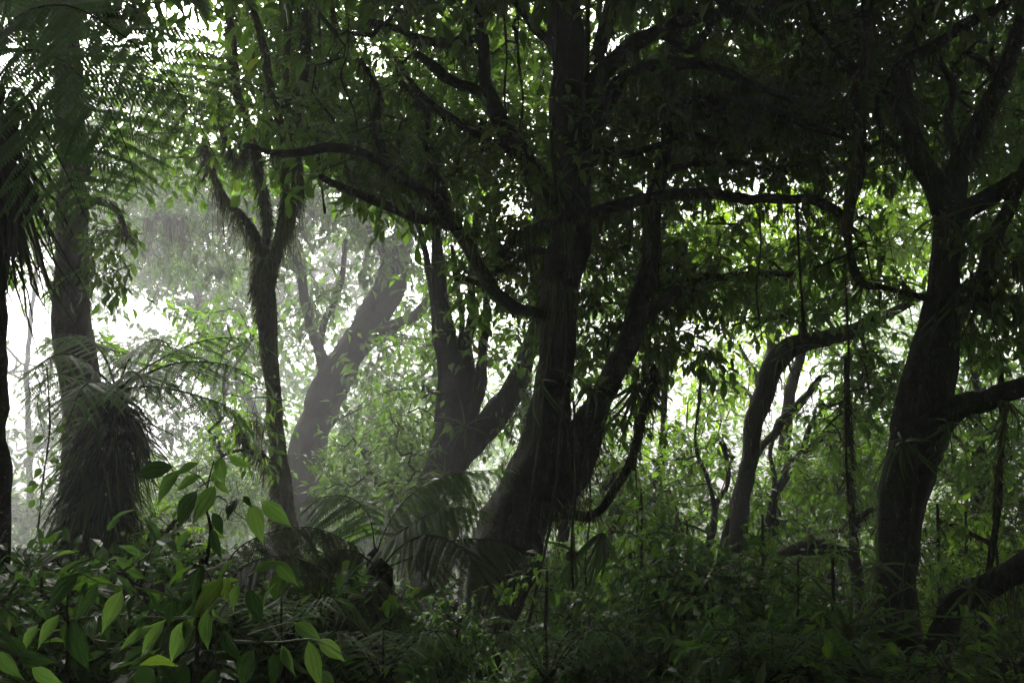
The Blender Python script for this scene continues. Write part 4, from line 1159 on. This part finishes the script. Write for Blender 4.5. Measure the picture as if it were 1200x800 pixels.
for lab, pts, d, w in VINES:
    A = np.array(pts, float)
    W = P(A[:, 0], A[:, 1], np.full(len(A), d))
    p, rr = catmull(W, np.full(len(W), w / 2 / FPX * d), .05)
    p = p + np.stack([noise(p, 3), noise(p + 5, 3), 0 * p[:, 0]], 1) * .02
    base = p[0].copy()
    root = empty("vine", base, lab, "vine", "vines hanging from the boughs")
    b = Bag(); tube(b, p, rr, 7, .35, 0, 12); b.build("stem", M_TWIG, base, root, True)
    n = int(len(p) * 3)
    k = rng.integers(0, len(p), n)
    mb = Bag(); ribbons(mb, p[k], rng.normal(size=(n, 3)) + [0, 0, -.6], rng.uniform(.02, .07, n), np.full(n, .007), np.clip(rng.normal(.4, .2, n), 0, 1), .4, 2)
    mb.build("moss", M_MOSS, base, root, False, "stuff")
    if "leafy" in lab:
        for q in range(26):
            i = rng.integers(len(p) // 4, len(p))
            a = rng.normal(size=3) * [1, .6, .3] + [0, 0, -.5]
            l = rng.uniform(.06, .11)
            leaf_part("leaf", UL["dark"][0], root, base, p[i] + unit(a) * rng.uniform(.02, .16), a, -F + rng.normal(size=3) * .4, l, l * .6)

# ------------------------------------------------------------------ broad leaved plants in the foreground
def crop(x, y): return x / 2.9625, 530 + y / 2.9625


def big_leaf(root, base, a, b, d, kind, tilt=0.0):
    (ax, ay), (bx, by) = crop(*a), crop(*b)
    B = P(ax, ay, d); Tp = P(bx, by, d - .03 + rng.normal(0, .03))
    A = Tp - B; L = float(np.linalg.norm(A)) * 1.18
    N = -F * .9 + np.array([0, 0, .5]) + R * tilt + rng.normal(size=3) * .22
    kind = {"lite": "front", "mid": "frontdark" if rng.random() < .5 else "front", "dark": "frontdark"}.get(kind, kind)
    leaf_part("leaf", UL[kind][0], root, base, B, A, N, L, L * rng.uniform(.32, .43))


def plant_from(label, stems, lv, d, name="broad_leaf_plant"):
    s0 = stems[0]
    c0 = P(*crop(*s0[0][:2]), d)
    g = np.array([c0[0], c0[1], float(ground_z(c0[0], c0[1]))])
    root = empty(name, g, label, "plant")
    for i, st in enumerate(stems):
        W = np.array([P(*crop(*q[:2]), q[2] if len(q) > 2 else d) for q in st])
        if i == 0: W = np.vstack([g - [0, 0, .05], W])
        p, rr = catmull(W, np.linspace(.009 if i == 0 else .0035, .002, len(W)), .04)
        b = Bag(); tube(b, p, rr, 7, .15, 0, 12); b.build("stem", M_TWIG if i == 0 else M_STEM_GREEN, g, root, True)
    for q in lv:
        big_leaf(root, g, q[0], q[1], (q[3] if len(q) > 3 else d), q[2])
    return root


plant_from("upright broad leaved sapling with drooping bright leaves, left of the twin stem trunk",
           [[(690, 500), (715, 385), (732, 262), (714, 190), (722, 110), (742, 30)], [(722, 118), (690, 82), (640, 60)], [(716, 180), (760, 150), (820, 210), (890, 258)], [(742, 40), (775, 12)], [(740, 90), (690, 120)]],
           [((628, 58), (540, 156), "lite"), ((690, 36), (612, 68), "mid"), ((746, 114), (680, 222), "lite"), ((688, 130), (608, 248), "mid"), ((745, 98), (790, 136), "lite"), ((742, 62), (748, 112), "mid"),
            ((760, 12), (772, 96), "lite"), ((792, 10), (860, 52), "lite"), ((700, 80), (604, 124), "mid"), ((604, 50), (470, 72), "mid"), ((738, 206), (772, 278), "mid"), ((736, 264), (754, 352), "dark"),
            ((872, 176), (904, 294), "lite"), ((905, 168), (998, 242), "lite"), ((822, 166), (790, 206), "dark"), ((845, 150), (868, 182), "dark"), ((706, 388), (668, 492), "mid"), ((776, 434), (680, 552), "yellow"),
            ((802, 440), (768, 522), "yellow"), ((672, 500), (630, 566), "lite"), ((690, 470), (610, 560), "dark"), ((852, 60), (838, 90), "lite")], 3.0)
plant_from("low arching broad leaved branch with hanging leaves at the bottom left",
           [[(236, 700), (238, 600), (232, 540), (240, 470)], [(650, 540, 3.0), (600, 500, 2.9), (480, 470, 2.8), (360, 455, 2.75), (275, 415, 2.7)], [(236, 580), (400, 562), (560, 572), (690, 568)]],
           [((280, 416), (158, 528), "mid"), ((284, 418), (228, 442), "lite"), ((342, 448), (262, 574), "mid"), ((300, 448), (288, 494), "dark"), ((424, 478), (362, 596), "mid"), ((474, 484), (438, 556), "mid"),
            ((206, 562), (134, 654), "lite"), ((134, 596), (70, 684), "mid"), ((248, 576), (288, 744), "mid"), ((430, 566), (430, 612), "lite"), ((576, 578), (488, 684), "lite"), ((528, 598), (426, 668), "mid"),
            ((676, 572), (578, 716), "mid"), ((722, 542), (708, 676), "lite"), ((742, 542), (772, 602), "lite"), ((520, 480), (560, 560), "dark"), ((600, 505), (585, 590), "dark"), ((326, 568), (310, 626), "mid"),
            ((500, 570), (470, 640), "dark"), ((640, 572), (660, 660), "dark"), ((360, 566), (372, 640), "dark")], 2.8)
plant_from("broad leaved plant with hanging veined leaves on pale stems, bottom left of centre",
           [[(1000, 800), (960, 700), (900, 655), (800, 640)], [(800, 652, 2.9), (950, 658, 2.8), (1090, 648, 2.7), (1190, 700, 2.6)], [(860, 632, 3.0), (1020, 590, 2.95), (1110, 642, 2.9)], [(860, 430, 3.2), (950, 376, 3.1), (1010, 420, 3.0)]],
           [((992, 668), (928, 806), "mid"), ((1072, 652), (1104, 796), "mid"), ((882, 678), (826, 810), "dark"), ((1100, 646), (1190, 712), "lite"), ((1108, 760), (1152, 812), "lite"), ((978, 668), (1012, 756), "mid"),
            ((1022, 590), (1104, 644), "lite"), ((952, 374), (1022, 448), "lite"), ((880, 416), (958, 374), "mid"), ((830, 450), (800, 540), "mid"), ((860, 470), (905, 580), "mid"), ((770, 610), (820, 720), "mid"), ((940, 620), (900, 660), "dark"), ((1040, 800), (1010, 860), "mid")], 2.8)
plant_from("broad leaved plant at the bottom left corner, leaves turned to the light",
           [[(-30, 800), (-20, 700), (0, 660)], [(0, 670), (60, 690), (110, 740)]],
           [((-20, 660), (66, 692), "mid"), ((-10, 690), (52, 768), "mid"), ((20, 640), (90, 690), "dark"), ((60, 700), (160, 730), "dark"), ((110, 740), (190, 800), "mid"), ((-30, 600), (30, 640), "dark")], 2.7)

# ------------------------------------------------------------------ understorey shrubs
SHRUBS = [(440, 700, 40, 5.6, "dark", "dark shrub below the arching fern, left of the great trunk"),
          (524, 690, 28, 6.7, "dark", "small dark shrub tucked against the great trunk's left foot"),
          (655, 640, 46, 10.5, "mid", "misty shrub between the great trunk's foot and the long vine"),
          (715, 650, 50, 11.5, "mid", "misty shrub behind the pale bowing trunk"),
          (765, 665, 45, 10.8, "lite", "light green shrub in the hollow under the bright gap"),
          (40, 660, 70, 3.9, "dark", "dark leafy shrub under the grassy tuft at the left edge"),
          (128, 668, 70, 4.2, "dark", "leafy shrub at the skirted tree fern's foot"),
          (205, 690, 70, 3.9, "dark", "leafy shrub behind the low arching branch of broad leaves"),
          (300, 690, 70, 4.2, "dark", "leafy shrub below the brown fern"),
          (392, 690, 65, 4.4, "mid", "leafy shrub with bright tips left of the arching fern"),
          (385, 760, 56, 4.0, "dark", "low shrub under the arching fern's crown"),
          (60, 640, 60, 5.8, "dark", "shrub left of the skirted tree fern's foot"),
          (180, 640, 65, 6.0, "dark", "shrub in the misty gap right of the skirted tree fern"),
          (280, 650, 60, 6.4, "mid", "shrub before the twin stem trunk's foot, on its left"),
          (380, 640, 60, 6.6, "mid", "shrub right of the twin stem trunk's foot"),
          (668, 740, 44, 6.6, "dark", "shrub hugging the right side of the great trunk's foot"),
          (700, 730, 55, 6.4, "mid", "shrub beneath the long thin vine"),
          (765, 700, 60, 7.6, "mid", "shrub in the misty hollow, low right of centre"),
          (800, 650, 60, 7.0, "dark", "dark shrub at the thin sapling's foot"),
          (852, 670, 60, 6.6, "mid", "tall shrub before the slender leaning trunk's foot"),
          (905, 690, 55, 7.2, "mid", "shrub between the leaning trunk and the crooked sapling"),
          (955, 720, 50, 6.0, "dark", "shrub left of the upright sapling"),
          (880, 740, 65, 5.0, "dark", "shrub along the bottom, under the slender leaning trunk"),
          (965, 760, 60, 4.8, "dark", "shrub along the bottom, left of the black trunk"),
          (990, 740, 34, 6.2, "mid", "shrub pressed against the black trunk's left side"),
          (1096, 770, 45, 5.2, "dark", "shrub at the root of the low bough"),
          (1140, 770, 50, 5.8, "mid", "shrub under the low bough at the bottom right"),
          (1190, 755, 46, 5.4, "mid", "shrub at the bottom right corner"),
          (1110, 660, 40, 8.6, "lite", "bright shrub seen between the black trunk and the low bough"),
          (1190, 630, 50, 9.0, "lite", "bright shrub above the low bough at the right edge")]
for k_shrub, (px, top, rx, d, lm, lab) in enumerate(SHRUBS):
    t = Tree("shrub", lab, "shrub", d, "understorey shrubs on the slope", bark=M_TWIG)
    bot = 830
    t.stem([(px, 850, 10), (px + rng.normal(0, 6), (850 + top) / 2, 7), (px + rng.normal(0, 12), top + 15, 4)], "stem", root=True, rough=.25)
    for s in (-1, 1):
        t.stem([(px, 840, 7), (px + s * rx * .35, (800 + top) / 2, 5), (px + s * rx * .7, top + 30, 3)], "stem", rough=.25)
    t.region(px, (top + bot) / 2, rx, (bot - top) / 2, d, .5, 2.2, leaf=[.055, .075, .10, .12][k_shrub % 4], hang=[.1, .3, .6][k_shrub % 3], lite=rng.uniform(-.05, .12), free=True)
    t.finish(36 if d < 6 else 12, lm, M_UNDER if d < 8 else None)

# taller young plants that stand out of the shrubs
YOUNG = [(752, 572, 8.2, "mid", "thin young plant in the misty hollow right of the hanging vines"),
         (806, 612, 7.6, "mid", "leggy young plant just left of the thin sapling's foot"),
         (893, 602, 6.8, "mid", "leggy young plant right of the slender leaning trunk"),
         (936, 655, 5.6, "dark", "young plant rising out of the shrubs below the mossy side branch"),
         (976, 640, 6.6, "mid", "young plant close to the upright sapling's left"),
         (1098, 590, 8.0, "mid", "young plant between the black trunk and the wiry stem"),
         (1132, 600, 9.5, "lite", "pale young plant above the low bough, right of the black trunk"),
         (640, 665, 6.4, "dark", "young plant beside the great trunk's right foot"),
         (836, 690, 5.4, "dark", "dark young plant rising along the bottom before the leaning trunk"),
         (398, 620, 6.2, "mid", "young plant with drooping leaves left of the arching fern"),
         (208, 615, 6.3, "mid", "young plant under the mossy level bough")]
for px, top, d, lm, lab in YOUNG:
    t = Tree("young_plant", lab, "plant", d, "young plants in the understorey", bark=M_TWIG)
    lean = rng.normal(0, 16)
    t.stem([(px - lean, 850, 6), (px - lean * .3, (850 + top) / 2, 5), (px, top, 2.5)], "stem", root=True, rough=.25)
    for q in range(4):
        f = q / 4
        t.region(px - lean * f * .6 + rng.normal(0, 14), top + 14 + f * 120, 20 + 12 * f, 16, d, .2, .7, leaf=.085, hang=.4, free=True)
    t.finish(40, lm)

# ------------------------------------------------------------------ ground cover and far woods
b = Bag()
n = 52000
Y = 2.2 + 30 * rng.random(n) ** 1.7; X = (rng.random(n) - .5) * (6 + 1.5 * Y)
Z = ground_z(X, Y) + np.minimum(rng.exponential(.2, n), np.where(Y < 6, .45, .8)) * (1 + .8 * noise(np.stack([X, Y, 0 * X], -1), .8))
th = rng.uniform(0, 6.28, n)
L = rng.uniform(.06, .15, n)
leaves(b, np.stack([X, Y, Z], 1), np.stack([np.cos(th), np.sin(th), rng.normal(-.1, .35, n)], 1), np.array([0, 0, 1.0]) + rng.normal(size=(n, 3)) * .35, L, L * rng.uniform(.3, .5, n), np.clip(rng.normal(.4, .25, n), 0, 1))
o = b.build("ground_cover", M_UNDER, np.zeros(3), None, False, "stuff")
o["label"] = "low leafy ground cover over the forest floor"

b = Bag()
nc = 4200
az = rng.uniform(-.8, .85, nc); dist = rng.uniform(38, 75, nc)
X = np.sin(az) * dist; Y = np.cos(az) * dist
top = 8.0 + 4.0 * noise(np.stack([X, Y, 0 * X], -1), .12) + 2.5 * np.clip(az + .1, -.4, .5)
Z = ground_z(X, Y) + rng.random(nc) ** .8 * np.maximum(top + 5 - 6 * (az < -.28), 1.0)
C = np.stack([X, Y, Z], 1)
C = C[keep_open(C, 26)]
m = 16
Cb = np.repeat(C, m, 0) + rng.normal(size=(len(C) * m, 3)) * np.array([1.5, 1.5, .9])
n = len(Cb)
th = rng.uniform(0, 6.28, n); L = rng.uniform(.36, .68, n)
leaves(b, Cb, np.stack([np.cos(th), np.sin(th), rng.normal(-.3, .4, n)], 1), np.array([0, 0, 1.0]) + rng.normal(size=(n, 3)) * .5, L, L * .5, np.clip(rng.normal(.5, .25, n), 0, 1))
o = b.build("far_woods", M_LEAF_MID, np.zeros(3), None, False, "stuff")
o["label"] = "far misty woods closing the slope beyond the trees"

# unseen leaf masses added overhead and behind the viewpoint to shade the foreground
def leaf_mass(name, C, per, spread, l0, l1, mat, label):
    Cb = np.repeat(C, per, 0) + rng.normal(size=(len(C) * per, 3)) * np.array(spread)
    n = len(Cb)
    ppx, ppy, pd = project(Cb)
    Cb = Cb[(pd < -.3) | ((pd > .5) & ((ppy < -30) | (ppx < -120) | (ppx > 1320))) | (ppy < -900)]
    n = len(Cb)
    th = rng.uniform(0, 6.28, n); L = rng.uniform(l0, l1, n)
    b = Bag()
    leaves(b, Cb, np.stack([np.cos(th), np.sin(th), rng.normal(-.3, .4, n)], 1), np.array([0, 0, 1.0]) + rng.normal(size=(n, 3)) * .5, L, L * .5, np.clip(rng.normal(.4, .25, n), 0, 1))
    o = b.build(name, mat, np.zeros(3), None, False, "stuff")
    o["label"] = label


n = 6500
C = np.stack([rng.uniform(-15, 17, n), rng.uniform(-14, 14, n), rng.uniform(7.5, 14, n)], 1)  # canopy leaves added out of view to keep sky light off the foreground
C[:, 2] += 1.2 * noise(C, .3)
ppx, ppy, pd = project(C)
C = C[((pd < .5) | (ppy < -70) | (ppx < -250) | (ppx > 1450)) & ((C[:, 1] < 11) | (C[:, 0] > -1.5))]
leaf_mass("shade_canopy", C, 16, (.6, .6, .3), .22, .40, M_LEAF_DARK, "unseen leaf canopy added above and behind the view to shade it")
n = 6500
az = rng.uniform(.75, 2 * math.pi - .75, n); dist = rng.uniform(7.5, 14, n)
X = np.sin(az) * dist; Y = np.cos(az) * dist
C = np.stack([X, Y, ground_z(X, Y) + 10 * rng.random(n)], 1)  # leaf ring added out of view, blocks light from beside and behind
ppx, ppy, pd = project(C)
C = C[(pd < .5) | (ppx < -300) | (ppx > 1500)]
leaf_mass("shade_leaf_ring", C, 28, (.7, .7, .6), .14, .25, M_LEAF_DARK, "unseen leaf mass added beside and behind the viewpoint to block sky light")

# ------------------------------------------------------------------ haze between the trees
def build_haze():
    x0, x1, y0, y1, z0, z1 = -440, 440, -440, 440, -24, 26
    V = np.array([(x, y, z) for z in (z0, z1) for y in (y0, y1) for x in (x0, x1)], float)
    q = np.array([(0, 2, 3, 1), (4, 5, 7, 6), (0, 1, 5, 4), (2, 6, 7, 3), (0, 4, 6, 2), (1, 3, 7, 5)])
    m, nt, N, L = new_mat("haze_air")
    pv = N.new("ShaderNodeVolumePrincipled")
    pv.inputs["Color"].default_value = (.95, .94, .98, 1)
    pv.inputs["Density"].default_value = HAZE_DENSITY
    pv.inputs["Anisotropy"].default_value = HAZE_G
    out = N.new("ShaderNodeOutputMaterial")
    L.new(pv.outputs[0], out.inputs["Volume"])
    put("haze", mesh_np("haze", V, [q], m), None, "stuff")


build_haze()
